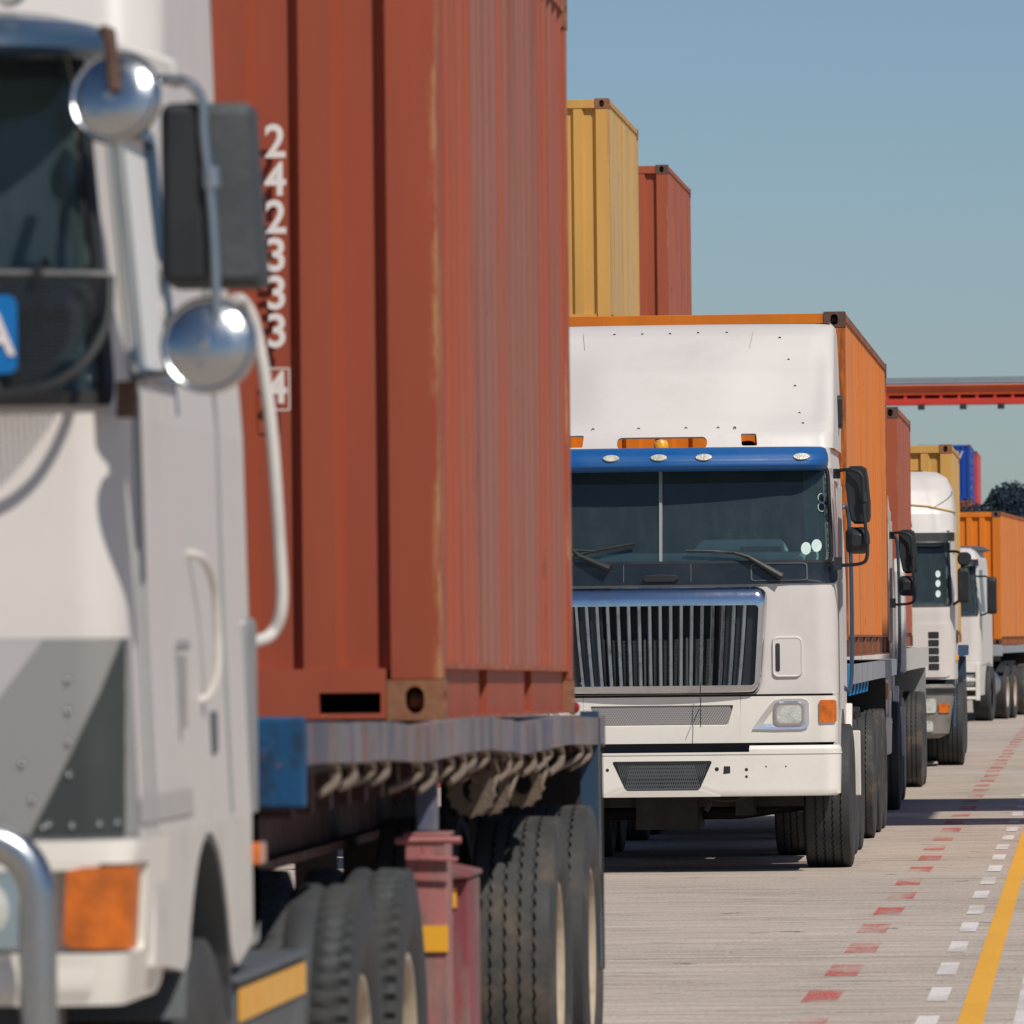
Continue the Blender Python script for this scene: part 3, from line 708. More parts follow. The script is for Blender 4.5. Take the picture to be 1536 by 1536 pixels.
def tractor_chassis(t, L, front_y, drives, hw=1.25, drive_kind='rib', tank=True, zc=.95, rubber=None, guards=True, r=.52, wide=.2):
    for s in (-1, 1):
        mb = MB(); mb.box(s * .38, s * .46, .35, L, zc - .26, zc); mb.build('chassis_rail', MT['matt_dark'], t)
        fw = wheel(t, s * (hw - .15 + wide * .225), front_y, 'rib', 'hub', rubber, r); fw.scale[0] = 1 + wide; fw.children[0].scale[0] = .8 / (1 + wide)
        if tank:
            y0, y1 = front_y + .75, drives[0] - .75
            if y1 - y0 > .3:
                mb = MB(); mb.lathe([(y0, .02), (y0 + .01, .27), (y0 + .03, .30), (y1 - .03, .30), (y1 - .01, .27), (y1, .02)], 28, 'y', (s * .86, 0, .68))
                mb.build('fuel_tank', MT['tank'], t, smooth=True)
        # mudguards over the drive wheels
        mb = MB()
        for y in drives if guards else ():
            pts = arc(y, .52, .60, 40, 140, 12) + arc(y, .52, .585, 140, 40, 12)
            mb.prism(pts, 'yz', s * (hw - .62), s * (hw - .02))
        if guards: mb.build('rear_mudguard', MT['black'], t)
    mb = MB(); mb.tube([(-.95, front_y, .46), (-.5, front_y, .40), (.5, front_y, .40), (.95, front_y, .46)], .05, 10); mb.build('front_axle', MT['matt_dark'], t, smooth=True)
    for y in drives: axle(t, y, drive_kind, True, rubber, hw=hw, r=r)
    mb = MB(); mb.lathe([(1.12, .02), (1.16, .42), (1.20, .45), (1.235, .42), (1.24, .02)], 28, 'z', (0, sum(drives) / len(drives), 0)); mb.box(-.4, .4, sum(drives) / len(drives) - .3, sum(drives) / len(drives) + .3, zc, 1.13)
    mb.build('fifth_wheel', MT['matt_dark'], t)
    mb = MB(); mb.lathe([(.50, .02), (.50, .20), (.54, .24), (.80, .26), (.80, .02)], 20, 'z', (0.02, .9, 0)); mb.box(-.28, .28, .6, 1.9, .78, 1.2)
    for i in range(9):
        x = -.95 + i * .15 + random.uniform(-.05, .05); z = .62 + random.uniform(-.04, .08)
        mb.tube(smooth_path([(x, .25, z + .15), (x + .15, .22, z - .03), (x + .4, .25, z - .07), (x + .62, .3, z + .08)], 5), random.uniform(.008, .018), 6)
    mb.tube([(-.9, .3, .72), (.9, .3, .72)], .03, 8); mb.tube([(.33, .12, .66), (.33, .12, .50)], .015, 8); mb.tube([(.33, .12, .50), (.30, .12, .44)], .02, 8)
    mb.tube([(-.5, .2, .62), (-.2, .2, .56), (.2, .2, .60)], .025, 8)
    mb.box(-.98, .98, .55, .62, .46, .8); mb.box(-.22, .22, .5, 1.6, .30, .8); mb.box(-.7, -.5, .4, 1.4, .38, .7); mb.box(.5, .62, .4, 1.4, .40, .7)
    mb.box(-.75, -.45, .3, .6, .55, .75); mb.box(.45, .6, .2, .45, .6, .78)
    mb.build('engine_underside', MT['matt_dark'], t)

def seat(t, x, y, z):
    mb = MB(); mb.box(x - .24, x + .24, y - .22, y + .25, z, z + .12); mb.box(x - .23, x + .23, y + .22, y + .34, z + .1, z + .72); mb.box(x - .12, x + .12, y + .24, y + .32, z + .74, z + .92)
    mb.build('seat', MT['interior'], t, bevel=.03)

def visor_truck_fairing(t):
    Fz = Surf([(3.03, 1.225, .40, .10, .10), (3.14, 1.225, .46, .12, .10), (3.22, 1.225, .52, .16, .10), (3.6, 1.215, .95, .22, .10), (3.88, 1.205, 1.42, .20, .08), (3.95, 1.195, 1.62, .18, .06), (3.975, 1.17, 1.85, .16, .04)], 2.35)
    mb = MB(); Fz.grid(mb, -3, 3, 3.15, 3.975, 0, 16)
    segs = [(-3, -1.2), (-1.2, -.70, ), (-.70, -.42), (-.42, .42), (.42, .70), (.70, 1.2), (1.2, 3)]
    for a, b in segs:
        if (a, b) == (-.42, .42):
            bridge(mb, Fz.fn, [(loop(a, b, 3.03, 3.15, .0005, .0005), 0), (loop(-.29, .29, 3.035, 3.118, .03, .035), 0), (loop(-.29, .29, 3.035, 3.118, .03, .035), -.02)])
        elif abs(a + b) < 1.2 and abs(b - a) < .4:
            c = (a + b) / 2; bridge(mb, Fz.fn, [(loop(a, b, 3.03, 3.15, .0005, .0005), 0), (loop(c - .05, c + .05, 3.05, 3.138, .012, .012), 0), (loop(c - .05, c + .05, 3.05, 3.138, .012, .012), -.02)])
        else: Fz.grid(mb, a, b, 3.03, 3.15, 0, 3)
    mb.add([(-1.17, 1.85, 3.975), (1.17, 1.85, 3.975), (1.17, 2.35, 3.975), (-1.17, 2.35, 3.975)], [(0, 1, 2, 3)])
    def sst(v): v = max(0, min(1, v)); return v * v * (3 - 2 * v)
    mb.v = [(x, y + .13 * sst((abs(x) - .40) / .45) * sst((3.9 - z) / .3) * sst((z - 3.12) / .2) * sst((1.26 - abs(x)) / .2), z) for x, y, z in mb.v]
    fr = mb.build('roof_fairing', MT['white'], t, smooth=True, angle=50)
    for x in (-.50, -.17, .17, .40, .52): 
        mb = MB(); p = Fz.fn(Fz.u_at_x(x, 3.18), 3.18, .0); mb.lathe([(-.006, .012), (.002, .010), (.003, .001)], 10, 'y', p); mb.build('bolt_head', MT['brushed'], fr)
    for px, py in ((911, 500), (953, 500), (995, 500), (1037, 499), (1080, 499), (1160, 508), (1174, 542), (1185, 583), (1193, 625), (1199, 641)):
        x, z = (px - 992) / 206, 1.70 + (952 - py) / 206
        for sx in ((1, -1) if x > .45 else (1,)):
            mb = MB(); p = Fz.fn(Fz.u_at_x(x * sx, z), z, 0); dy = .13 * sst((abs(x) - .40) / .45) * sst((3.9 - z) / .3) * sst((z - 3.12) / .2) * sst((1.26 - abs(x)) / .2)
            mb.lathe([(-.004, .010), (.004, .008), (.005, .001)], 8, 'y', (0, 0, 0)); q_ = mb.build('rivet', MT['cast_dark'], fr, smooth=True, loc=(p[0], p[1] + dy - .004, p[2]))
    for s in (-1, 1):
        mb = MB(); mb.tube([(q[0], q[1] + .13 * sst((abs(q[0]) - .40) / .45) * sst((3.9 - q[2]) / .3) * sst((q[2] - 3.12) / .2), q[2]) for q in [Fz.fn(Fz.u_at_x(s * (.62 - .02 * k / 6), 3.90 - .12 * k / 6), 3.90 - .12 * k / 6, .001) for k in range(7)]], .004, 5); mb.build('seam', MT['light_grey'], fr)
        mb = MB(); bridge(mb, side_fn(s * 1.222, s), [(loop(1.72, 1.98, 3.20, 3.44, .04), 0), (loop(1.72, 1.98, 3.20, 3.44, .04), .03), (loop(1.76, 1.94, 3.23, 3.41, .03), .03), (loop(1.76, 1.94, 3.23, 3.41, .03), 0)])
        fill(mb, side_fn(s * 1.222, s), loop(1.76, 1.94, 3.23, 3.41, .03), .01, 3); mb.build('side_vent', MT['black'], fr)

# ================================================================== WHITE TRUCK WITH BLUE VISOR (and its twin behind)
def blue_visor_truck(label, loc, visor_mat, group='white cab over tractor units in the queue', rz=0, fairing=True):
    t = thing('tractor_unit', label, 'truck', loc, rz, group)
    S = Surf([(1.24, 1.25, 0.02, .16, .05), (2.04, 1.25, .04, .18, .06), (2.20, 1.245, .05, .18, .07), (2.90, 1.215, .20, .18, .10), (3.04, 1.20, .24, .16, .10)], 2.35)
    Wl = loop(-1.55, 1.55, 2.22, 2.875, .10, .07, ne=24)
    mb = MB(); bridge(mb, S.fn, [(loop(-.85, .85, 1.27, 2.20, .001, .001, ne=16), 0), (loop(-.64, .64, 1.33, 1.95, .02, .02, ne=16), 0)])
    for s in (-1, 1): S.grid(mb, *sorted((s * .85, s * 3)), 1.27, 2.20, nz=8)
    S.grid(mb, -3, 3, 2.88, 3.03, nz=2)
    bridge(mb, S.fn, [(loop(-1.7, 1.7, 2.20, 2.88, .001, .001, ne=24), 0), (Wl, 0), (Wl, -.03)])
    for s in (-1, 1):
        a, b = (2.14, 2.62)
        Sl = loop(min(s * a, s * b), max(s * a, s * b), 2.24, 2.80, .04, .06, ne=8)
        ub = sorted((s * 1.7, s * 3))
        bridge(mb, S.fn, [(loop(ub[0], ub[1], 2.20, 2.88, .001, .001, ne=8), 0), (Sl, 0), (Sl, -.03)])
    mb.add([(-1.2, .5, 3.03), (1.2, .5, 3.03), (1.2, 2.35, 3.03), (-1.2, 2.35, 3.03)], [(0, 1, 2, 3)])
    mb.add([(-1.24, 2.35, 1.2), (1.24, 2.35, 1.2), (1.19, 2.35, 3.03), (-1.19, 2.35, 3.03)], [(0, 1, 2, 3)])
    mb.build('cab_shell', MT['white'], t, smooth=True)
    # black cowl below the screen
    mb = MB(); fill(mb, S.fn, loop(-1.92, 1.92, 2.055, 2.215, .35, .07, ne=24), .012, 5, .012)
    cowl = mb.build('cowl_panel', MT['gloss_black'], t, smooth=True)
    mb = MB(); bridge(mb, S.fn, [(loop(.60, .98, 2.075, 2.20, .03, .015), .013), (loop(.60, .98, 2.075, 2.20, .03, .015), .018), (loop(.61, .97, 2.08, 2.195, .03, .015), .018), (loop(.61, .97, 2.08, 2.195, .03, .015), .013)])
    for x in (-.80, -.25, .20): mb.add([S.fn(x, 2.075, .013), S.fn(x + .006, 2.075, .013), S.fn(x + .006, 2.20, .0145), S.fn(x, 2.20, .0145)], [(0, 1, 2, 3)])
    mb.build('panel_seam', MT['grey_plastic'], cowl)
    mb = MB(); mb.prism([(-.13, 0), (-.11, .03), (0, .036), (.11, .03), (.13, 0), (.10, -.02), (-.10, -.02)], 'xz', -.03, .0)
    mb.build('badge', MT['black'], t, bevel=.006, loc=(0, .03, 2.095))
    # screen
    mb = MB(); bridge(mb, S.fn, [(loop(-1.66, 1.66, 2.20, 2.89, .12, .09, ne=24), .002), (loop(-1.66, 1.66, 2.20, 2.89, .12, .09, ne=24), .014), (Wl, .016), (Wl, -.02)])
    mb.build('windscreen_gasket', MT['black'], t, smooth=True)
    mb = MB(); fill(mb, S.fn, Wl, -.006, 8); mb.build('windscreen', MT['glass'], t, smooth=True)
    mb = MB(); mb.add([S.fn(a, b, o) for a, b, o in ((-.009, 2.2, .012), (.009, 2.2, .012), (.009, 2.89, .012), (-.009, 2.89, .012), (-.014, 2.2, -.01), (.014, 2.2, -.01), (.014, 2.89, -.01), (-.014, 2.89, -.01))], [(0, 1, 2, 3), (0, 3, 7, 4), (1, 2, 6, 5)])
    mb.build('screen_divider', MT['galv'], t)
    for s in (-1, 1):
        Sl = loop(min(s * 2.14, s * 2.62), max(s * 2.14, s * 2.62), 2.24, 2.80, .04, .06, ne=8); mb = MB(); fill(mb, S.fn, Sl, -.008, 5)
        mb.build('side_window', MT['glass'], t, smooth=True)
        mb = MB(); mb.box(s * 1.255, s * 1.285, .42, .50, 1.15, 2.75); mb.box(s * 1.253, s * 1.27, .55, .58, 1.3, 2.85); mb.build('door_trim', MT['light_grey'], t, bevel=.006)
        mb = MB(); mb.tube(smooth_path([(s * 1.26, .62, 2.6), (s * 1.33, .66, 2.5), (s * 1.335, .66, 1.4), (s * 1.27, .62, 1.3)], 5), .016, 8); mb.build('grab_rail', MT['slate_blue'], t, smooth=True)
        # lower side skirt with the wheel arch
        pts = [(.12, 1.27), (.12, .62), (.62, .62)] + arc(1.35, .52, .66, 170, 20, 14) + [(2.3, .75), (2.3, 1.27)]
        mb = MB(); mb.prism(pts, 'yz', s * 1.215, s * 1.248); mb.build('side_skirt', MT['white_dirty'], t)
        mb = MB(); mb.box(s * 1.22, s * 1.35, 2.12, 2.16, .50, .98); mb.prism([(2.10, .98), (2.18, .98), (2.30, 1.18), (2.22, 1.18)], 'yz', s * 1.2, s * 1.29)
        mb.build('rear_step', MT['white_dirty'], t, bevel=.01)
    # interior
    mb = MB(); mb.box(-1.12, 1.12, .22, .62, 1.95, 2.285); mb.prism([(.2, 2.285), (.9, 2.285), (.85, 2.38), (.28, 2.38)], 'xz', .45, .6)
    dash = mb.build('dashboard', MT['dash'], t, bevel=.02)
    for x in (-.42, .68):
        mb = MB(); mb.box(x - .12, x + .17, .24, .30, 2.2855, 2.325); mb.build('dash_vent', MT['black'], dash)
    mb = MB(); mb.box(-1.16, 1.16, 2.0, 2.05, 1.3, 3.0); mb.box(-1.15, 1.15, .35, 2.0, 2.95, 2.985); mb.box(-1.18, 1.18, .3, 2.0, 1.28, 1.31); mb.build('cab_lining', MT['interior'], t)
    seat(t, .55, 1.0, 1.75); seat(t, -.55, 1.0, 1.75)
    mb = MB(); n_ = 14; mb.add([(1.0 + .15 * i / n_, .80 + .02 * (i % 2), z) for z in (2.25, 2.86) for i in range(n_ + 1)], [(i, i + 1, n_ + 2 + i, n_ + 1 + i) for i in range(n_)]); mb.build('light_streak_panel', MT['light_streak'], t)  # added pale pleated panel standing in for a light streak behind the screen
    mb = MB(); mb.lathe([(-.012, .20), (0, .215), (.012, .20), (0, .19), (-.012, .20)], 28, 'y', (.55, .62, 2.22)); mb.tube([(.55, .62, 2.22), (.55, .75, 2.0)], .03, 8); mb.tube([(.35, .62, 2.22), (.75, .62, 2.22)], .015, 6)
    mb.build('steering_wheel', MT['black'], t, smooth=True)
    # wipers
    for (pts, bl) in ((((-.36, 2.17), (-.58, 2.26), (-.62, 2.30)), ((-.72, 2.235), (-.18, 2.345))), (((.86, 2.10), (.62, 2.24), (.52, 2.27)), ((.18, 2.288), (.58, 2.262)))):
        mb = MB(); q = lambda x, z, o: S.fn(S.u_at_x(x, z), z, o)
        P = [q(x, z, .05) for x, z in pts]; mb.tube(P, [.030, .016, .010], 8)
        mb.tube([q(bl[0][0], bl[0][1], .035), q((bl[0][0] + bl[1][0]) / 2, (bl[0][1] + bl[1][1]) / 2 + .008, .04), q(bl[1][0], bl[1][1], .035)], .011, 6)
        mb.tube([P[-1], q((bl[0][0] + bl[1][0]) / 2, (bl[0][1] + bl[1][1]) / 2, .04)], .009, 6)
        mb.build('wiper', MT['black'], t, smooth=True)
    # stickers low on the passenger side
    for (x, z) in ((1.035, 2.305), (1.11, 2.325)):
        mb = MB(); L_ = [(x + .036 * math.cos(a * PI / 10), z + .045 * math.sin(a * PI / 10)) for a in range(20)]
        mb.add([S.fn(S.u_at_x(a, b), b, .001) for a, b in L_], [tuple(range(20))]); mb.build('licence_disc', MT['sticker'], t)
    mb = MB()
    for cz in (2.665, 2.60): mb.tube([S.fn(S.u_at_x(1.145 + .024 * math.cos(a * PI / 8), cz), cz + .032 * math.sin(a * PI / 8), .001) for a in range(17)], .003, 5, False)
    mb.build('chalk_mark', MT['sticker'], t)
    # visor
    V = Surf([(2.864, 1.15, .0, .22, .12), (2.875, 1.18, -.025, .22, .12), (2.90, 1.19, -.04, .22, .12), (2.94, 1.195, -.03, .22, .12), (2.98, 1.19, .0, .22, .12), (3.02, 1.175, .06, .2, .12), (3.037, 1.15, .14, .2, .12)], .62)
    mb = MB(); V.grid(mb, -2.25, 2.25, 2.862, 3.035, 0, 10); V.grid(mb, -2.25, 2.25, 2.862, 3.035, -.015, 6)
    visor = mb.build('sun_visor', visor_mat, t, smooth=True, angle=60)
    for x in (-1.01, -.34, 0, .32, 1.01):
        mb = MB(); L_ = [(x + .058 * math.cos(a * PI / 10), 2.955 + .020 * math.sin(a * PI / 10)) for a in range(20)]
        fill(mb, lambda a, b, o: V.fn(V.u_at_x(a, b), b, o), L_, .014, 3, .014); mb.build('marker_light', MT['marker'], visor, smooth=True)
    if fairing: visor_truck_fairing(t)
    mb = MB(); mb.lathe([(0, .055), (.045, .053), (.07, .04), (.08, .001)], 20, 'z', (0, .33, 3.02)); mb.build('beacon', MT['beacon_amber'], t, smooth=True)
    mb = MB(); mb.lathe([(0, .06), (.04, .055), (.06, .04), (.065, .001)], 20, 'z', (.60, .80, 3.03)); mb.build('air_horn', MT['black'], t, smooth=True)
    # grille
    ff = lambda a, b, o: (a, -.02 + .05 * (a / .76) ** 2 - o, b)
    O = loop(-.765, .765, 1.275, 2.035, .09, sk=.07); I = loop(-.70, .70, 1.335, 1.905, .03, sk=.05); Mi = lerp_loop(O, I, .35)
    mb = MB(); bridge(mb, ff, [(O, 0.0), (lerp_loop(O, I, .08), .015), (Mi, .052), (lerp_loop(O, I, .7), .060), (I, .061), (I, -.02)])
    g = mb.build('grille', MT['frame_chrome'], t, smooth=True, angle=60)
    for a, b in ((-.70, -.42), (.42, .70)):
        mb = MB()
        xs = [a + (b - a) * i / 6 for i in range(7)]
        mb.add([ff(x * (.95 if z < 1.5 else 1), z, -.004) for z in (1.335, 1.905) for x in xs], [(i, i + 1, 8 + i, 7 + i) for i in range(6)])
        mb.build('grille_backing', MT['gloss_black'], g)
    mb = MB(); mb.box(-.45, .45, .12, .14, 1.3, 1.98); mb.build('radiator_shroud', MT['black'], g)
    mb = MB()
    for i in range(36): mb.box(-.42, .42, .085, .115, 1.33 + i * .0095, 1.334 + i * .0095)
    for i in range(15): mb.box(-.42 + i * .06 - .006, -.42 + i * .06 + .006, .08, .118, 1.32, 1.68)
    mb.build('radiator', MT['grey_plastic'], g)
    for i in range(17):
        x = -.605 + i * .0756; e = abs(x) / .6; k = 1 - .055 * (1 if True else 0)
        mb = MB(); vs = []
        for j in range(9):
            z = 1.335 + .61 * j / 8; xx = x * (1 - .05 * (1 - j / 8) - .03 * (1 - j / 8) ** 2 * e)
            for dx, o in ((-.020, .0), (-.017, .024), (-.009, .033), (.010, .034), (.017, .022), (.020, .0)): vs.append(ff(xx + dx, z, o))
        mb.add(vs, [(j * 6 + k2, j * 6 + k2 + 1, j * 6 + k2 + 7, j * 6 + k2 + 6) for j in range(8) for k2 in range(5)])
        mb.build('grille_bar', MT['grille_chrome'], g)
    # vents on the front corners
    for s in (-1, 1):
        c = s * .895; mb = MB(); f3 = lambda a, b, o: S.fn(S.u_at_x(a, b), b, o)
        O = loop(c - .108, c + .108, 1.385, 1.680, .04)
        bridge(mb, f3, [(O, .0), (lerp_loop(O, [(c, 1.53)] * len(O), .06), .018), (lerp_loop(O, [(c, 1.53)] * len(O), .14), .014)]); fill(mb, f3, lerp_loop(O, [(c, 1.53)] * len(O), .14), .014, 4)
        vt = mb.build('corner_vent', MT['white'], t, smooth=True)
        mb = MB(); fill(mb, f3, loop(c - s * .068 - .016, c - s * .068 + .016, 1.43, 1.63, .012), .017, 2, .01); mb.build('vent_slot', MT['black'], vt)
    # lower front panel
    LP = Surf([(.93, 1.235, .0, .12, .04), (1.26, 1.248, -.01, .12, .04)], 1.0)
    f4 = lambda a, b, o: LP.fn(LP.u_at_x(a, b), b, o)
    mb = MB()
    L1 = loop(-.56, .56, .935, 1.255, .0005, ne=16); H1 = loop(-.51, .51, 1.055, 1.192, .012, ne=16, sk=.09)
    bridge(mb, f4, [(L1, 0), (lerp_loop(L1, H1, .95), 0), (H1, -.012)])
    for s in (-1, 1):
        a, b = sorted((s * .56, s * 1.075)); hA, hB = sorted((s * .64, s * 1.05))
        U0 = LP.u_at_x(.56, 1.1); a, b = sorted((s * U0, s * 2.3)); LP.grid(mb, a, b, .935, 1.255, 0, 4)
    LP.grid(mb, -2.3, 2.3, .925, .935, 0, 1)
    lp = mb.build('lower_front_panel', MT['cream'], t, smooth=True, angle=50)
    mb = MB()
    for i in range(86):
        x = -.5 + i * .0118; 
        for j in (0, 1):
            z0_, z1_ = (1.058, 1.190)
            d = .055 if j else -.055
            mb.tube([f4(x - d / 2, z0_, -.010 - j * .004), f4(x + d / 2, z1_, -.010 - j * .004)], .0032, 3, False)
    mb.build('mesh_insert', MT['light_grey'], lp)
    mb = MB(); mb.box(-.6, .6, .05, .06, 1.0, 1.24); mb.box(-1.1, 1.1, .06, .30, .56, 1.24); mb.build('front_void', MT['black'], t)
    for s in (-1, 1):
        mb = MB(); f5 = lambda a, b, o: f4(s * a, b, o)
        O = [(.645, 1.022), (.66, 1.05), (.72, 1.13), (.77, 1.195), (.80, 1.225), (.86, 1.236), (1.0, 1.236), (1.03, 1.225), (1.047, 1.20), (1.047, 1.06), (1.035, 1.03), (1.0, 1.018), (.8, 1.016)]
        C = (.89, 1.13); I = [(C[0] + (a - C[0]) * .86, C[1] + (b - C[1]) * .84) for a, b in O]
        bridge(mb, f5, [(O, .001), (O, .014), (I, .010)]); I2 = [(C[0] + (a - C[0]) * .55, C[1] + (b - C[1]) * .55) for a, b in I]; bridge(mb, f5, [(I, .010), (I2, -.012)]); fill(mb, f5, I2, -.012, 2)
        hl = mb.build('headlight', MT['reflector'], t, smooth=True, angle=50)
        mb = MB(); Hh = loop(.80, 1.01, 1.045, 1.205, .04); fill(mb, f5, Hh, .018, 3, .03); mb.build('lamp_surround', MT['chrome'], hl, smooth=True, angle=50)
        mb = MB(); Hh = loop(.818, .992, 1.062, 1.190, .03); fill(mb, f5, Hh, .024, 3, .01); mb.build('lens', MT['clear_lens'], hl, smooth=True, angle=50)
        mb = MB(); fill(mb, f4, loop(min(s * 1.12, s * 1.228), max(s * 1.12, s * 1.228), 1.065, 1.225, .018), .016, 4, .02); mb.build('indicator', MT['amber'], t, smooth=True, angle=50)
    # bumper
    BP = Surf([(.545, 1.235, -.05, .10, .05), (.56, 1.262, -.06, .12, .05), (.88, 1.27, -.06, .12, .05), (.905, 1.255, -.04, .10, .05)], .9)
    f6 = lambda a, b, o: BP.fn(BP.u_at_x(a, b), b, o); mb = MB()
    L1 = loop(-.42, .42, .545, .86, .0005, ne=16); H1 = loop(-.36, .36, .590, .80, .02, ne=16, sk=.27)
    bridge(mb, f6, [(L1, 0), (H1, 0), (H1, -.03)])
    for s in (-1, 1):
        U0 = BP.u_at_x(.42, .8); a, b = sorted((s * U0, s * 2.15)); BP.grid(mb, a, b, .545, .86, 0, 6)
        U1 = BP.u_at_x(.62, .8); a, b = sorted((s * U1, s * 2.15)); BP.grid(mb, a, b, .86, .905, 0, 3)
    BP.grid(mb, -2.15, 2.15, .845, .855, .006, 1)
    bp = mb.build('bumper', MT['cream'], t, smooth=True, angle=50)
    mb = MB()
    for i in range(56):
        x = -.36 + i * .0131
        for d in (-.05, .05):
            a0, a1 = x - d / 2, x + d / 2
            lim = lambda z: .36 * (1 - .27 * (.80 - z) / .21)
            if abs(a0) < lim(.62) and abs(a1) < lim(.79): mb.tube([f6(a0, .595, -.02), f6(a1, .795, -.02)], .0025, 3, False)
    mb.build('bumper_mesh', MT['grey_plastic'], bp)
    mb = MB()
    for (x, z, r) in ((.39, .74, .015), (.60, .735, .012), (.60, .685, .010), (.74, .755, .006), (.88, .755, .006), (-.39, .74, .012), (-.55, .74, .01)):
        L_ = [(x + r * math.cos(a * PI / 6), z + r * math.sin(a * PI / 6)) for a in range(12)]; mb.add([f6(a, b, .0015) for a, b in L_], [tuple(range(12))])
    mb.add([f6(a, b, .0015) for a, b in ((.435, .705), (.485, .71), (.485, .76), (.44, .76))], [(0, 1, 2, 3)]); mb.add([f6(a, b, .0015) for a, b in ((-.505, .705), (-.455, .71), (-.455, .76), (-.50, .76))], [(0, 1, 2, 3)])
    mb.build('bolt_holes', MT['black'], bp)
    # mirrors
    for s in (-1, 1):
        mb = MB(); f7 = lambda a, b, o: (s * (a + .07 * (b - 2.48) / .4 * -1 * 0), .12 - o, b)
        Lm = [(1.325, 2.86), (1.36, 2.888), (1.44, 2.888), (1.472, 2.87), (1.485, 2.80), (1.50, 2.62), (1.50, 2.52), (1.49, 2.49), (1.455, 2.475), (1.385, 2.475), (1.36, 2.50), (1.335, 2.62), (1.322, 2.75)]
        C = (1.41, 2.68); I = [(C[0] + (a - C[0]) * .86, C[1] + (b - C[1]) * .92) for a, b in Lm]
        bridge(mb, f7, [(Lm, -.06), (Lm, .01), (I, .045)]); fill(mb, f7, I, .045, 3); fill(mb, f7, Lm, -.06, 1)
        mb.build('mirror', MT['black'], t, smooth=True, angle=45)
        mb = MB(); f8 = lambda a, b, o: (s * a, .12 - o, b); Lq = loop(1.318, 1.485, 2.262, 2.452, .045); C = (1.40, 2.357)
        bridge(mb, f8, [(Lq, -.05), (Lq, .0), (lerp_loop(Lq, [C] * len(Lq), .25), .05), (lerp_loop(Lq, [C] * len(Lq), .6), .075)]); fill(mb, f8, lerp_loop(Lq, [C] * len(Lq), .6), .078, 2); fill(mb, f8, Lq, -.05, 1)
        mb.build('wide_angle_mirror', MT['black'], t, smooth=True, angle=70)
        mb = MB(); P = smooth_path([(s * 1.26, .10, 2.855), (s * 1.36, .04, 2.86), (s * 1.44, .02, 2.82), (s * 1.45, .02, 2.70), (s * 1.46, .02, 2.5), (s * 1.475, .03, 2.35), (s * 1.47, .03, 2.23), (s * 1.42, .05, 2.19), (s * 1.27, .12, 2.18)], 6)
        mb.tube(P, .013, 10); mb.tube([(s * 1.452, .02, 2.70), (s * 1.46, .02, 2.63)], .024, 8); mb.tube([(s * 1.47, .03, 2.40), (s * 1.475, .03, 2.33)], .022, 8)
        mb.box(s * 1.235, s * 1.285, .10, .17, 2.80, 2.87); mb.box(s * 1.235, s * 1.29, .10, .17, 2.15, 2.24)
        mb.build('mirror_arm', MT['black'], t, smooth=True)
    tractor_chassis(t, 6.6, 1.35, (4.75, 6.1))
    mb = MB(); mb.tube([(1.0, 2.6, 1.0), (1.0, 2.6, 3.5)], .07, 14); mb.build('exhaust_pipe', MT['brushed'], t, smooth=True)
    mb = MB(); mb.tube([(0.28, -.075, 1.35), (0.28, -.085, 1.04)], .0035, 5); mb.tube([(0.27, -.085, 1.17), (0.23, -.085, 1.08)], .003, 5); mb.build('hanging_cable', MT['black'], t)
    return t

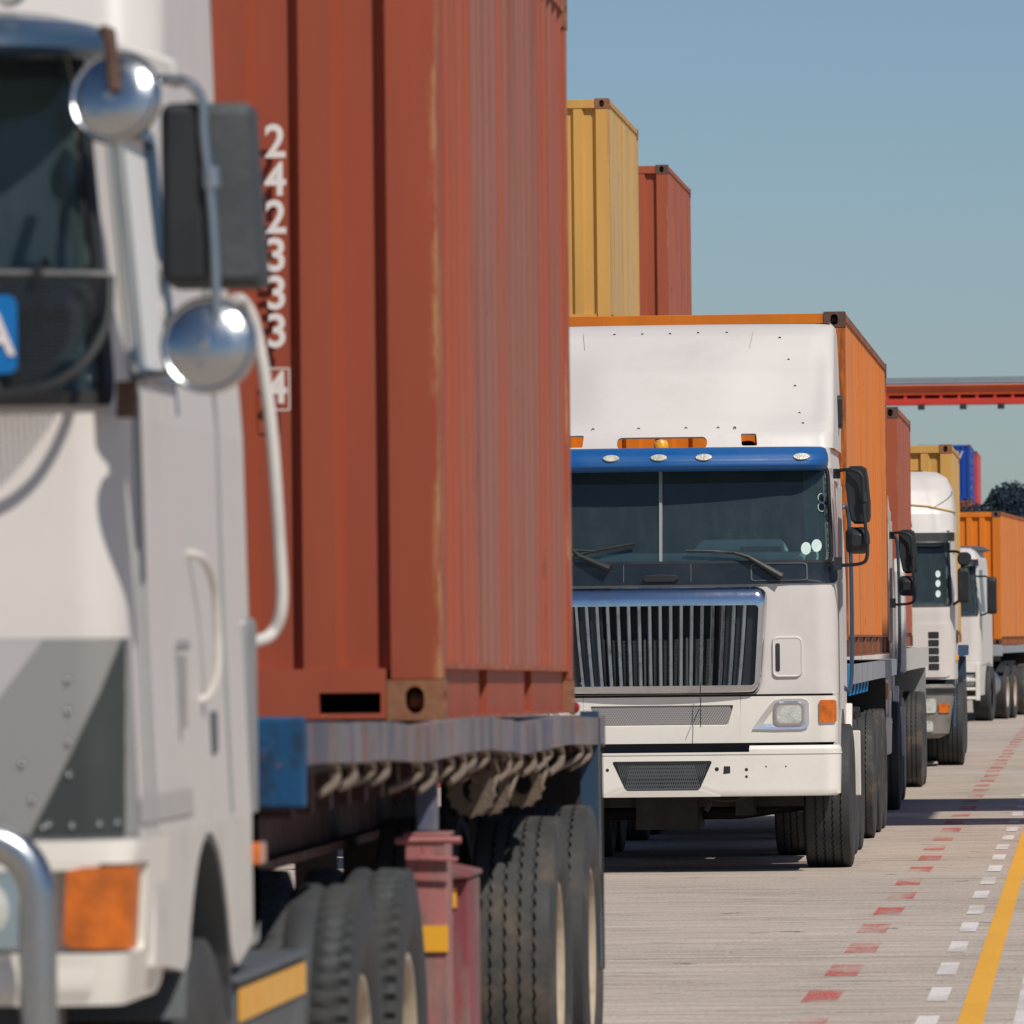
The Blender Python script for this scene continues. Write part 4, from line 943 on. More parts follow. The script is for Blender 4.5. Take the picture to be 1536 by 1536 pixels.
# ================================================================== NEAR TRUCK
def near_truck(loc):
    t = thing('tractor_unit', 'blurred white cab over truck nearest the viewer, chrome mirrors and grey stripes', 'truck', loc, 0, 'white cab over tractor units in the queue')
    S = Surf([(1.30, 1.262, .0, .10, .04), (1.72, 1.245, .01, .10, .04), (2.18, 1.235, .04, .10, .05), (2.86, 1.165, .14, .10, .07), (2.90, 1.14, .17, .10, .07)], 2.42)
    Wl = loop(-1.45, 1.45, 2.18, 2.84, .08, .06, ne=24)
    mb = MB(); S.grid(mb, -3, 3, 1.30, 2.14, nz=8); S.grid(mb, -3, 3, 2.87, 2.90, nz=2)
    bridge(mb, S.fn, [(loop(-1.6, 1.6, 2.14, 2.87, .001, .001, ne=24), 0), (Wl, 0), (Wl, -.03)])
    y0s, y1s = .48, .98
    for s in (-1, 1):
        ua, ub = sorted((s * 2.10, s * 2.40)); Sl = loop(ua, ub, 2.24, 2.72, .012, .04, ne=8)
        uo = sorted((s * 1.6, s * 3)); bridge(mb, S.fn, [(loop(uo[0], uo[1], 2.14, 2.87, .001, .001, ne=8), 0), (Sl, 0), (Sl, -.03)])
    mb.add([(-1.26, 2.42, 1.3), (1.26, 2.42, 1.3), (1.14, 2.42, 2.9), (-1.14, 2.42, 2.9)], [(0, 1, 2, 3)])
    mb.add([(-1.14, .3, 2.9), (1.14, .3, 2.9), (1.14, 2.42, 2.9), (-1.14, 2.42, 2.9)], [(0, 1, 2, 3)])
    mb.build('cab_shell', MT['white'], t, smooth=True)
    SL = Surf([(2.12, 1.185, 1.35, .12, .05), (2.9, 1.165, 1.40, .13, .06), (3.4, 1.15, 1.55, .15, .06), (3.95, 1.10, 2.0, .18, .06), (4.0, 1.0, 2.2, .15, .06)], 2.56)
    mb = MB(); SL.grid(mb, -3, 3, 2.12, 4.0, nz=14); mb.add([(-1.0, 2.3, 4.0), (1.0, 2.3, 4.0), (1.0, 2.56, 4.0), (-1.0, 2.56, 4.0)], [(0, 1, 2, 3)])
    mb.build('sleeper_box', MT['white'], t, smooth=True)
    mb = MB(); Go = loop(-1.60, 1.60, 2.155, 2.865, .1, .08, ne=24)
    bridge(mb, S.fn, [(Go, .001), (Go, .014), (Wl, .016), (Wl, -.02)]); mb.build('windscreen_gasket', MT['black'], t, smooth=True)
    mb = MB(); fill(mb, S.fn, Wl, -.006, 8); mb.build('windscreen', MT['glass'], t, smooth=True)
    for s in (-1, 1):
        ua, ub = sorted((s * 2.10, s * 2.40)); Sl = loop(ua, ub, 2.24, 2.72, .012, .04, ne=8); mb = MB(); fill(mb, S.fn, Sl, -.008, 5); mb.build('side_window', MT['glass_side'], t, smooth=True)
        Go2 = loop(ua - .015, ub + .015, 2.22, 2.74, .016, .05, ne=8); mb = MB(); bridge(mb, S.fn, [(Go2, .001), (Go2, .012), (Sl, .012), (Sl, -.02)]); mb.build('window_gasket', MT['slate_blue'], t, smooth=True)
    # dark stripes painted on the lower front
    f = lambda a, b, o: S.fn(S.u_at_x(a, b), b, o)
    def stripe(pts, mat, off, name):
        mb = MB()
        for (x0, z0), (x1, z1), (x2, z2), (x3, z3) in pts:
            n = 48; vs = []
            for i in range(n + 1):
                for j in range(n + 1):
                    a = i / n; b = j / n
                    xx = (x0 * (1 - a) + x1 * a) * (1 - b) + (x3 * (1 - a) + x2 * a) * b; zz = (z0 * (1 - a) + z1 * a) * (1 - b) + (z3 * (1 - a) + z2 * a) * b
                    vs.append(f(xx, zz, off))
            mb.add(vs, [(i * (n + 1) + j, (i + 1) * (n + 1) + j, (i + 1) * (n + 1) + j + 1, i * (n + 1) + j + 1) for i in range(n) for j in range(n)])
        return mb.build(name, mat, t, smooth=True)
    mb = MB(); S.grid(mb, -1.93, 1.93, 1.325, 1.705, .004, 8); mb.build('grey_stripe', MT['mid_grey'], t, smooth=True)
    for s in (-1, 1):
        stripe([((s * .78, 1.325), (s * .80, 1.325), (s * 1.09, 1.703), (s * .78, 1.703))], MT['light_grey'], .006, 'pale_stripe')
        P = [(1.06, 1.325), (1.10, 1.40), (1.15, 1.50), (1.195, 1.60), (1.232, 1.703)]
        stripe([((s * P[i][0], P[i][1]), (s * 1.237, P[i][1]), (s * 1.238, P[i + 1][1]), (s * P[i + 1][0], P[i + 1][1])) for i in range(4)], MT['green_black'], .006, 'dark_stripe')
        for (x, z) in ((1.09, 1.345), (1.145, 1.347), (1.195, 1.35), (1.225, 1.352), (1.14, 1.445), (1.14, 1.51), (1.14, 1.57), (1.14, 1.63), (1.05, 1.47), (1.07, 1.40), (1.10, 1.35)):
            mb = MB(); p = f(s * x, z, .008); mb.lathe([(-.005, .0058), (-.001, .005), (.001, .001)], 10, 'y', (0, 0, 0)); q_ = mb.build('rivet', MT['rivet'], t, smooth=True, loc=p)
    # visor
    V = Surf([(2.825, 1.19, -.17, .28, .08), (2.84, 1.225, -.20, .30, .08), (2.87, 1.22, -.18, .30, .08), (2.90, 1.18, -.12, .30, .08), (2.925, 1.10, .0, .28, .08), (2.935, 1.0, .12, .25, .08)], .55)
    V.sm = False
    mb = MB(); V.grid(mb, -2.2, 2.2, 2.825, 2.935, 0, 12); V.grid(mb, -2.2, 2.2, 2.825, 2.935, -.02, 8); visor = mb.build('sun_visor', MT['slate_blue'], t, smooth=True, angle=70)
    for x in (-.9, .95, 1.03):
        mb = MB(); mb.lathe([(-.05, .02), (-.05, .035), (-.01, .038), (.05, .02), (.055, .001)], 16, 'y', (x, .10, 2.965)); mb.build('marker_light', MT['marker'], visor, smooth=True)
    # stone guard: frame and wire mesh in front of the lower screen
    mb = MB(); yf = -.10
    fr = smooth_path([(0.2, yf, 2.165), (.8, yf, 2.165), (1.06, yf, 2.175), (1.17, yf + .02, 2.215), (1.225, yf + .06, 2.30), (1.232, yf + .09, 2.40)], 8)
    fr = [Vector((-p.x, p.y, p.z)) for p in reversed(fr)] + fr
    mb.tube(fr, .011, 8); mb.tube([(-1.232, yf + .09, 2.40), (-.9, yf, 2.405), (.9, yf, 2.405), (1.232, yf + .09, 2.40)], .013, 8)
    for x in (.98, -.98): mb.tube(smooth_path([(x, yf, 2.40), (x + .015, yf, 2.30), (x + .05, yf, 2.17)], 5), .009, 8)
    for x in (-1.1, 1.1): mb.tube([(x, yf, 2.40), (x, .06, 2.43)], .01, 6)
    g = mb.build('stone_guard', MT['black'], t, smooth=True)
    mb = MB()
    def zlow(x):
        x = abs(x); return 2.165 if x < 1.0 else 2.165 + .2 * ((x - 1.0) / .235) ** 2.2
    def yg(x): return yf + (.0 if abs(x) < 1.0 else .09 * ((abs(x) - 1.0) / .235) ** 1.5)
    x = -1.228
    while x < 1.228:
        mb.box(x - .0014, x + .0014, yg(x) - .001, yg(x) + .001, zlow(x), 2.405); x += .0095
    z = 2.17
    while z < 2.40:
        xm = 1.0 + .235 * max(0, min(1, (max(0, z - 2.165) / .2))) ** (1 / 2.2)
        n = 12; P = [(-xm + 2 * xm * i / 40) for i in range(41)]
        vs = []
        for q in P: vs += [(q, yg(q) - .0025, z - .0014), (q, yg(q) - .0025, z + .0014)]
        mb.add(vs, [(2 * i, 2 * i + 2, 2 * i + 3, 2 * i + 1) for i in range(40)]); z += .0095
    mb.build('wire_mesh', MT['black'], g)
    # blue plate with a white letter behind the guard
    mb = MB(); fill(mb, flat_fn(-.115), loop(.62, 1.066, 2.212, 2.362, .02), 0, 2, .004)
    pl = mb.build('blue_plate', MT['sticker_blue'], t)
    text_obj('plate_letter', 'A', .115, MT['lettering'], pl, (1.026, -.1175, 2.283), (R(90), 0, 0), .001, .9, 1, .002)
    # interior
    mb = MB(); mb.box(-1.1, 1.1, .25, .55, 1.9, 2.20); mb.build('dashboard', MT['interior'], t, bevel=.02)
    mb = MB(); mb.box(-1.12, 1.12, 1.9, 1.95, 1.3, 2.95); mb.box(-1.15, 1.15, .3, 1.9, 2.88, 2.9); mb.box(-1.2, 1.2, .2, 1.9, 1.32, 1.34); mb.build('cab_lining', MT['interior'], t)
    seat(t, .62, .85, 1.75); seat(t, -.6, .85, 1.75)
    # bumper: frame with lamp recess
    B = Surf([(1.0, 1.235, -.02, .07, .05), (1.03, 1.25, -.03, .07, .05), (1.31, 1.266, -.02, .07, .05)], .92)
    fb = lambda a, b, o: B.fn(B.u_at_x(a, b) if abs(a) < 5 else a, b, o); mb = MB()
    B.grid(mb, -1.02, 1.02, 1.0, 1.075, 0, 3); B.grid(mb, -1.02, 1.02, 1.26, 1.315, 0, 3)
    B.grid(mb, -.62, .62, 1.075, 1.26, 0, 3)
    for s in (-1, 1):
        a, b = sorted((s * 1.02, s * 2.5))
        Hs = loop(*sorted((s * 1.0, s * 2.02)), 1.105, 1.275, .03, .012, ne=12)
        a2, b2 = sorted((s * .62, s * 2.62))
        mbL = loop(a2, b2, 1.0, 1.315, .0005, ne=12)
        Hf = loop(*sorted((s * .80, s * 2.20)), 1.10, 1.272, .04, .012, ne=12)
        bridge(mb, B.fn, [(mbL, 0.001), (Hf, 0.001), (Hf, -.05)])
        fill(mb, B.fn, Hf, -.05, 3)
    mb.build('bumper', MT['cream'], t, smooth=True, angle=50)
    for s in (-1, 1):
        mb = MB(); x0, x1 = sorted((s * 1.135, s * 1.275))
        mb2 = loop(*sorted((s * 1.0 * 0 + s * B.u_at_x(1.13, 1.2), s * 1.98)), 1.108, 1.266, .05, .012)
        fill(mb, B.fn, mb2, .006, 5, .04); mb.build('indicator', MT['amber'], t, smooth=True, angle=50)
        mb = MB(); fill(mb, B.fn, loop(*sorted((s * 2.02, s * 2.16)), 1.115, 1.26, .02, .01), -.01, 3, .03); mb.build('corner_reflector', MT['chrome'], t)
        mb = MB(); fill(mb, B.fn, loop(*sorted((s * .64, s * .90)), 1.11, 1.262, .02, .02), -.02, 3, .02); hl = mb.build('headlight', MT['chrome'], t)
        mb = MB(); mb.lathe([(-.02, .07), (-.035, .06), (-.05, .03), (-.052, .001)], 24, 'y', (s * .955, .06, 1.185)); mb.build('lens', MT['clear_lens'], hl, smooth=True)
    # bull bar
    mb = MB(); P = [(1.096, -.10, .55), (1.096, -.13, 1.0), (1.096, -.13, 1.215)] + [(1.096 - .11 + .11 * math.cos(R(a)), -.13, 1.215 + .11 * math.sin(R(a))) for a in range(10, 95, 10)] + [(.6, -.13, 1.325), (0, -.13, 1.325)]
    P2 = [Vector((-p[0], p[1], p[2])) for p in reversed(P[:-1])]
    mb.tube([Vector(p) for p in P] + P2, .037, 20); mb.tube([(-1.096, -.13, .75), (1.096, -.13, .75)], .03, 14); mb.tube([(1.096, -.1, .6), (.9, .3, .6)], .03, 10); mb.tube([(-1.096, -.1, .6), (-.9, .3, .6)], .03, 10)
    mb.build('bull_bar', MT['brushed'], t, smooth=True)
    mb = MB(); mb.box(-1.1, 1.1, .1, .25, .55, 1.3); mb.build('front_void', MT['black'], t)
    # side skirt, arch and rear corner panel
    for s in (-1, 1):
        pts = [(.42, 1.32), (.38, 1.06)] + [(.62, 1.05), (.9, 1.03)] + [(1.40 - .50 * math.cos(R(a)), .74 + .56 * math.sin(R(a))) for a in range(34, 150, 8)] + [(1.86, 1.02), (1.95, 1.0), (2.2, 1.03), (2.42, 1.08), (2.42, 1.32)]
        mb = MB(); mb.prism(pts, 'yz', s * 1.225, s * 1.262); mb.build('side_skirt', MT['white_dirty'], t)
        mb = MB(); A_ = [(1.40 - .50 * math.cos(R(a)), .74 + .56 * math.sin(R(a))) for a in range(20, 165, 8)]; pts = A_ + [(1.40 + (y - 1.40) * .96, .74 + (z - .74) * .97) for y, z in reversed(A_)]; mb.prism(pts, 'yz', s * .8, s * 1.258); mb.build('wheel_arch', MT['grey_plastic'], t)
        mb = MB(); mb.box(s * 1.13, s * 1.262, 2.26, 2.44, 1.02, 1.75); mb.build('rear_corner_panel', MT['galv'], t, bevel=.02)
        mb = MB(); mb.box(s * 1.255, s * 1.278, 2.28, 2.43, 1.205, 1.255); mb.build('side_marker', MT['amber'], t, bevel=.006)
        # grab handles and door furniture
        mb = MB(); mb.tube(smooth_path([(s * 1.235, 1.22, 1.88), (s * 1.268, 1.27, 1.868), (s * 1.283, 1.35, 1.81), (s * 1.286, 1.38, 1.72), (s * 1.286, 1.38, 1.64), (s * 1.268, 1.37, 1.585), (s * 1.238, 1.36, 1.57)], 6), .009, 8); mb.build('door_grab_handle', MT['white_dirty'], t, smooth=True)
        mb = MB(); mb.box(s * 1.248, s * 1.268, .92, .96, 1.52, 1.67); mb.tube([(s * 1.25, .94, 1.69), (s * 1.275, .94, 1.69)], .011, 10); mb.build('door_handle', MT['chrome'], t, smooth=True)
        for y in (.40, 1.85):
            mb = MB(); mb.tube([(s * 1.263, y, 1.33), (s * 1.247, y, 1.72), (s * 1.236, y, 2.18), (s * 1.19, y, 2.86)], .006, 6); mb.build('door_seam', MT['galv'], t)
        mb = MB(); mb.tube([(s * 1.232, 1.12, 2.16), (s * 1.168, 1.12, 2.84)], .007, 8); mb.build('window_surround', MT['slate_blue'], t, smooth=True)
        mb = MB(); mb.tube([(s * 1.225, .56, 2.2), (s * 1.18, .56, 2.70)], .014, 8); mb.build('window_rail', MT['galv'], t, smooth=True)
        mb = MB(); S.grid(mb, *sorted((s * 2.0, s * 2.42)), 1.345, 1.395, .004, 2); mb.build('side_stripe', MT['light_grey'], t)
        mb = MB(); mb.box(s * 1.243, s * 1.262, 1.52, 1.60, 1.46, 1.55); mb.build('door_latch', MT['grey_plastic'], t, bevel=.006)
        mb = MB(); mb.tube([S.fn(s * 2.06, z, .002) for z in (1.33, 1.7, 2.18, 2.8)], .005, 6); mb.build('corner_seam', MT['galv'], t)
        # tall white grab rail behind the cab
        mb = MB(); mb.tube(smooth_path([(s * 1.20, 2.62, 2.46), (s * 1.215, 2.68, 2.455), (s * 1.24, 2.70, 2.39), (s * 1.27, 2.70, 2.19), (s * 1.288, 2.70, 1.9), (s * 1.29, 2.70, 1.77), (s * 1.265, 2.70, 1.71), (s * 1.22, 2.62, 1.69)], 6), .014, 10); mb.build('grab_rail', MT['white_dirty'], t, smooth=True)
        mb = MB(); mb.tube([(s * .95, 2.95, 1.0), (s * .95, 2.95, 3.9)], .07, 14); mb.build('exhaust_pipe', MT['brushed'], t, smooth=True)
        # mirrors
        def disc(c, r, nrm, name):
            mb = MB(); mb.lathe([(.012, r * .92), (.02, r), (0.008, r * 1.03), (-.001, r * 1.0), (-.006, r * .94), (-.003, r * .88), (-.012, r * .75), (-.020, r * .5), (-.0245, r * .25), (-.026, .001)], 36, 'y'); mb.lathe([(.012, r * .92), (.012, .001)], 36, 'y')
            mb.lathe([(-.025, .010), (-.036, .010), (-.038, .001)], 10, 'y')
            o = mb.build(name, MT['dull_chrome'], t, smooth=True, angle=50); o.location = c; o.rotation_euler = nrm; return o
        disc((s * 1.262, -.16, 2.735), .090, (R(-12), 0, R(-14 * s)), 'round_mirror')
        disc((s * 1.432, -.12, 2.262), .092, (R(-6), 0, R(-6 * s)), 'round_mirror')
        mb = MB(); yy = -.05
        Lm = loop(1.345, 1.515, 2.372, 2.727, .018, ne=4)
        Lm = [(a + (2.72 - b) * .06 * (1 if a > 1.43 else .25), b) for a, b in Lm]; fm = lambda a, b, o: (s * a, yy - o + .25 * max(0, a - 1.43), b)
        C = (1.43, 2.55); bridge(mb, fm, [(Lm, -.07), (Lm, .0), (lerp_loop(Lm, [C] * len(Lm), .12), .02)]); fill(mb, fm, lerp_loop(Lm, [C] * len(Lm), .12), .02, 3); fill(mb, fm, Lm, -.07, 2)
        mb.build('mirror', MT['mirror_shell'], t, smooth=True, angle=40)
        mb = MB(); mb.box(s * 1.345, s * 1.435, yy - .075, yy - .02, 2.376, 2.724); mb.build('mirror_back', MT['black'], t, bevel=.02)
        mb = MB(); P = smooth_path([(s * 1.20, .10, 2.76), (s * 1.30, -.10, 2.765), (s * 1.39, -.13, 2.765), (s * 1.425, -.13, 2.73), (s * 1.43, -.13, 2.66), (s * 1.445, -.13, 2.5), (s * 1.45, -.13, 2.32), (s * 1.44, -.13, 2.25), (s * 1.40, -.12, 2.215), (s * 1.27, .05, 2.205)], 6)
        mb.tube(P, .010, 10); mb.tube([(s * 1.442, -.13, 2.60), (s * 1.443, -.13, 2.56)], .018, 8); mb.build('mirror_arm', MT['brushed'], t, smooth=True)
        mb = MB(); mb.tube([(s * 1.235, -.08, 2.865), (s * 1.258, -.19, 2.855), (s * 1.266, -.195, 2.745)], .013, 8); mb.build('mirror_bracket', MT['cast_dark'], t)
        mb = MB(); mb.box(s * 1.235, s * 1.272, .05, .10, 2.13, 2.20); mb.build('mirror_bracket', MT['cast_dark'], t)
        mb = MB(); mb.prism([(1.22, 2.865), (1.36, 2.815), (1.37, 2.76), (1.22, 2.80)], 'xz', .0, .06) if s > 0 else mb.prism([(-1.22, 2.865), (-1.36, 2.815), (-1.37, 2.76), (-1.22, 2.80)], 'xz', .0, .06)
        mb.build('mirror_bracket', MT['white_dirty'], t, bevel=.01)
        # battery box with tape
        mb = MB(); mb.box(s * .85, s * 1.255, 1.98, 3.5, .50, .955); mb.box(s * .83, s * 1.265, 1.95, 3.53, .955, .975); bb = mb.build('battery_box', MT['grey_plastic'], t, bevel=.012)
        mb = MB(); mb.box(s * 1.257, s * 1.262, 2.0, 3.48, .875, .945); mb.build('reflective_tape', MT['tape'], bb)
    tractor_chassis(t, 6.9, 1.40, (5.1, 6.5), drive_kind='lug', tank=False, guards=False, r=.54, hw=1.265, wide=0)
    return t

# ================================================================== TRUCKS FARTHER BACK
def far_truck(label, loc, rz, kind):
    t = thing('tractor_unit', label, 'truck', loc, rz, 'white cab over tractor units in the queue')
    if kind == 'a':     # tall white roof fairing tied with rope, grey steel bumper
        S = Surf([(1.10, 1.20, .05, .25, .05), (2.02, 1.21, .0, .25, .08), (2.86, 1.18, .22, .25, .12), (3.0, 1.15, .26, .22, .12)], 2.3); z0, zw0, zw1, zt = 1.10, 2.03, 2.84, 2.98
    else:
        S = Surf([(1.05, 1.20, .05, .22, .05), (2.0, 1.20, .0, .22, .07), (3.05, 1.10, .30, .25, .12), (3.22, 1.02, .5, .25, .12), (3.28, .9, .8, .25, .1)], 2.2); z0, zw0, zw1, zt = 1.05, 2.0, 2.98, 3.28
    Wl = loop(-1.5, 1.5, zw0 + .02, zw1 - .02, .10, .10, ne=24); mb = MB()
    S.grid(mb, -3, 3, z0, zw0, nz=8); S.grid(mb, -3, 3, zw1, zt, nz=5)
    bridge(mb, S.fn, [(loop(-1.7, 1.7, zw0, zw1, .001, ne=24), 0), (Wl, 0), (Wl, -.03)])
    for s in (-1, 1):
        Sl = loop(*sorted((s * 2.05, s * 2.48)), zw0 + .06, zw1 - .12, .04, .06, ne=8)
        bridge(mb, S.fn, [(loop(*sorted((s * 1.7, s * 3)), zw0, zw1, .001, ne=8), 0), (Sl, 0), (Sl, -.02)])
    wt = S.par(zt)[0]
    mb.add([(-wt, S.par(zt)[1] + .2, zt), (wt, S.par(zt)[1] + .2, zt), (wt, S.yb, zt), (-wt, S.yb, zt)], [(0, 1, 2, 3)])
    mb.add([(-1.2, S.yb, z0), (1.2, S.yb, z0), (wt, S.yb, zt), (-wt, S.yb, zt)], [(0, 1, 2, 3)])
    mb.build('cab_shell', MT['white'], t, smooth=True)
    mb = MB(); Go = loop(-1.62, 1.62, zw0 - .01, zw1 + .01, .12, .1, ne=24); bridge(mb, S.fn, [(Go, .002), (Go, .012), (Wl, .012), (Wl, -.01)]); mb.build('windscreen_gasket', MT['black'], t, smooth=True)
    mb = MB(); fill(mb, S.fn, Wl, -.006, 8); mb.build('windscreen', MT['glass'], t, smooth=True)
    for s in (-1, 1):
        Sl = loop(*sorted((s * 2.05, s * 2.48)), zw0 + .06, zw1 - .12, .04, .06, ne=8); mb = MB(); fill(mb, S.fn, Sl, -.006, 4); mb.build('side_window', MT['glass'], t, smooth=True)
    mb = MB(); mb.box(-1.05, 1.05, .4, .7, 1.7, 2.08); mb.build('dashboard', MT['interior'], t, bevel=.02)
    mb = MB(); mb.box(-1.1, 1.1, 1.9, 1.95, 1.2, 2.9); mb.box(-1.1, 1.1, .5, 1.9, 2.9, 2.92); mb.build('cab_lining', MT['interior'], t)
    f = lambda a, b, o: S.fn(S.u_at_x(a, b), b, o)
    if kind == 'a':
        for zz_ in (2.43, 2.31, 2.18):
            mb = MB(); fill(mb, f, [(1.0 + .032 * math.cos(q * PI / 8), zz_ + .045 * math.sin(q * PI / 8)) for q in range(16)], -.003, 1); mb.build('licence_disc', MT['sticker'], t)
        V = Surf([(2.84, 1.19, .10, .2, .1), (2.95, 1.19, .12, .2, .1)], .6); mb = MB(); V.grid(mb, -2.1, 2.1, 2.84, 2.95, .02, 2); mb.build('sun_visor', MT['black'], t, smooth=True)
        mb = MB(); fill(mb, flat_fn(.15), loop(-.2, .62, 2.96, 3.02, .01), .0, 2, .01); mb.build('roof_sign', paint('dark_green_paint', (52, 84, 60), 0.5), t)
        Fz = Surf([(2.96, 1.20, .30, .25, .14), (3.2, 1.20, .34, .30, .16), (3.5, 1.17, .50, .36, .18), (3.66, 1.10, .72, .36, .18), (3.735, .98, 1.0, .34, .16), (3.755, .8, 1.3, .3, .1)], 2.25)
        mb = MB(); Fz.grid(mb, -3, 3, 2.96, 3.755, 0, 14); mb.add([(-.8, 1.3, 3.755), (.8, 1.3, 3.755), (.8, 2.25, 3.755), (-.8, 2.25, 3.755)], [(0, 1, 2, 3)])
        fr = mb.build('roof_fairing', MT['white'], t, smooth=True, angle=60)
        mb = MB(); Z = lambda a: 3.30 + .04 * math.cos(a * 2) - .06 * max(0, abs(a) - 1.0)
        mb.tube([Fz.fn(a / 10, Z(a / 10), .012) for a in range(-26, 27)], .010, 6); mb.build('rope', MT['rope'], fr)
        mb = MB(); mb.tube([Fz.fn(1.1 + .9 * k / 8, 3.26 + .22 * k / 8, .004) for k in range(9)], .006, 5); mb.tube([f2 for f2 in [Fz.fn(.72, 3.28 - .05 * k, .003) for k in range(6)]], .005, 5); mb.build('crack', MT['grey_plastic'], fr)
        for s in (-1, 1):
            mb = MB(); fill(mb, lambda a, b, o: f(s * a, b, o), loop(.66, 1.14, 1.13, 1.80, .07), .02, 4, .02); p = mb.build('corner_panel', MT['white'], t, smooth=True, angle=50)
            for k in range(5):
                mb = MB(); fill(mb, lambda a, b, o: f(s * a, b, o), loop(.87, 1.0, 1.22 + k * .10, 1.30 + k * .10, .01), .026, 1, .004); mb.build('air_slot', MT['black'], p)
            mb = MB(); mb.box(s * 1.205, s * 1.225, .6, 1.7, 1.34, 1.40); mb.build('side_marker', MT['tape'], t)
            mb = MB(); fill(mb, side_fn(s * 1.212, s), loop(1.0, 1.5, 1.55, 1.72, .04), .012, 2, .01); mb.build('door_badge', MT['black'], t)
            mb = MB(); mb.prism([(.3, 1.1), (.2, .5), (.7, .5)] + arc(1.4, .5, .62, 178, 2, 12) + [(2.3, .6), (2.3, 1.1)], 'yz', s * 1.17, s * 1.20); mb.build('side_skirt', MT['slate_blue'], t)
        for k in range(3):
            mb = MB(); mb.box(-.55, .55, -.02, .05, 1.2 + k * .2, 1.3 + k * .2); mb.build('grille_bar', MT['black'], t, bevel=.01)
        B = Surf([(.36, 1.0, .0, .22, .06), (.42, 1.12, -.06, .25, .07), (1.0, 1.2, -.08, .25, .07), (1.04, 1.16, -.04, .25, .06)], .8); mb = MB(); B.grid(mb, -2.1, 2.1, .36, 1.04, 0, 6); bp = mb.build('bumper', MT['bumper_grey'], t, smooth=True)
        fb = lambda a, b, o: B.fn(B.u_at_x(a, b), b, o)
        mb = MB(); B.grid(mb, -2.05, 2.05, .93, .99, .02, 1); mb.build('bumper_trim', MT['black'], bp)
        for s in (-1, 1):
            mb = MB(); fill(mb, lambda a, b, o: fb(s * a, b, o), loop(.62, .96, .68, .86, .03), .015, 3, .015); mb.build('headlight', MT['clear_lens'], t)
            mb = MB(); fill(mb, lambda a, b, o: fb(s * a, b, o), loop(.99, 1.12, .68, .80, .02), .015, 3, .015); mb.build('indicator', MT['amber'], t)
            mb = MB(); fill(mb, lambda a, b, o: fb(s * a, b, o), loop(.62, .92, .44, .58, .03), .012, 3, .012); mb.build('fog_lamp', MT['clear_lens'], t)
        mir = ((1.25, 1.425, 2.53, 2.70, .07), (1.25, 1.40, 2.06, 2.50, .035))
    else:
        V = Surf([(2.92, 1.12, .04, .25, .12), (3.06, 1.10, .14, .25, .12)], .6); mb = MB(); V.grid(mb, -2.0, 2.0, 2.92, 3.06, .03, 3); mb.build('sun_visor', MT['black'], t, smooth=True)
        Fz = Surf([(3.20, 1.0, .9, .3, .1), (3.24, 1.16, .95, .35, .1), (3.32, 1.0, 1.3, .3, .1)], 2.5); mb = MB(); Fz.grid(mb, -3, 3, 3.2, 3.32, 0, 4); mb.build('roof_deflector', MT['grey_plastic'], t, smooth=True)
        mb = MB(); fill(mb, f, loop(-.62, .62, 1.20, 1.52, .04), .03, 3, .03); g = mb.build('grille', MT['grey_plastic'], t)
        mb = MB(); bridge(mb, f, [(loop(-.66, .66, 1.16, 1.56, .05), .0), (loop(-.66, .66, 1.16, 1.56, .05), .04), (loop(-.62, .62, 1.20, 1.52, .04), .04), (loop(-.62, .62, 1.20, 1.52, .04), .02)]); mb.build('grille_frame', MT['chrome'], g)
        text_obj('grille_badge', 'N12', .16, MT['lettering'], g, (.38, -.035, 1.34), (R(90), 0, 0), .002)
        mb = MB(); mb.box(-1.2, 1.2, -.10, .06, .93, 1.12)
        for k in range(3): mb.box(-1.2, 1.2, -.10, -.02, .42 + k * .17, .48 + k * .17)
        for x in (-1.2, -.7, .66, 1.12): mb.box(x, x + .08, -.105, -.01, .40, 1.10)
        mb.build('bumper', MT['cream'], t, bevel=.012)
        mb = MB(); mb.box(-1.1, 1.1, -.01, .1, .44, 1.05); mb.build('front_void', MT['matt_dark'], t)
        for s in (-1, 1):
            mb = MB(); mb.box(s * .75, s * 1.1, -.04, 0, .68, .9); mb.build('headlight', MT['clear_lens'], t, bevel=.02)
            mb = MB(); mb.prism([(.1, 1.06), (.1, .5), (.6, .5)] + arc(1.4, .5, .62, 178, 2, 12) + [(2.2, .6), (2.2, 1.06)], 'yz', s * 1.17, s * 1.20); mb.build('side_skirt', MT['white_dirty'], t)
        mir = ((1.34, 1.52, 2.02, 2.72, .05),)
    for s in (-1, 1):
        for (a, b, c, d, r) in mir:
            Lm = loop(a, b, c, d, r); C = ((a + b) / 2, (c + d) / 2); fm = lambda q, z, o: (s * q, .05 - o, z); mb = MB()
            bridge(mb, fm, [(Lm, -.07), (Lm, .01), (lerp_loop(Lm, [C] * len(Lm), .2), .045)]); fill(mb, fm, lerp_loop(Lm, [C] * len(Lm), .2), .045, 3); fill(mb, fm, Lm, -.07, 1); mb.build('mirror', MT['black'], t, smooth=True, angle=50)
        mb = MB(); a = mir[0][0]; mb.tube(smooth_path([(s * 1.12, .3, mir[0][3] + .02), (s * (a + .05), .12, mir[0][3] - .05), (s * (a + .04), .12, mir[-1][2] + .1), (s * 1.18, .3, mir[-1][2] - .03)], 5), .018, 8); mb.build('mirror_arm', MT['black'], t, smooth=True)
    tractor_chassis(t, 6.6, 1.4, (4.75, 6.1), hw=1.22)
    return t

# ================================================================== BUILD
build_ground(); build_markings()

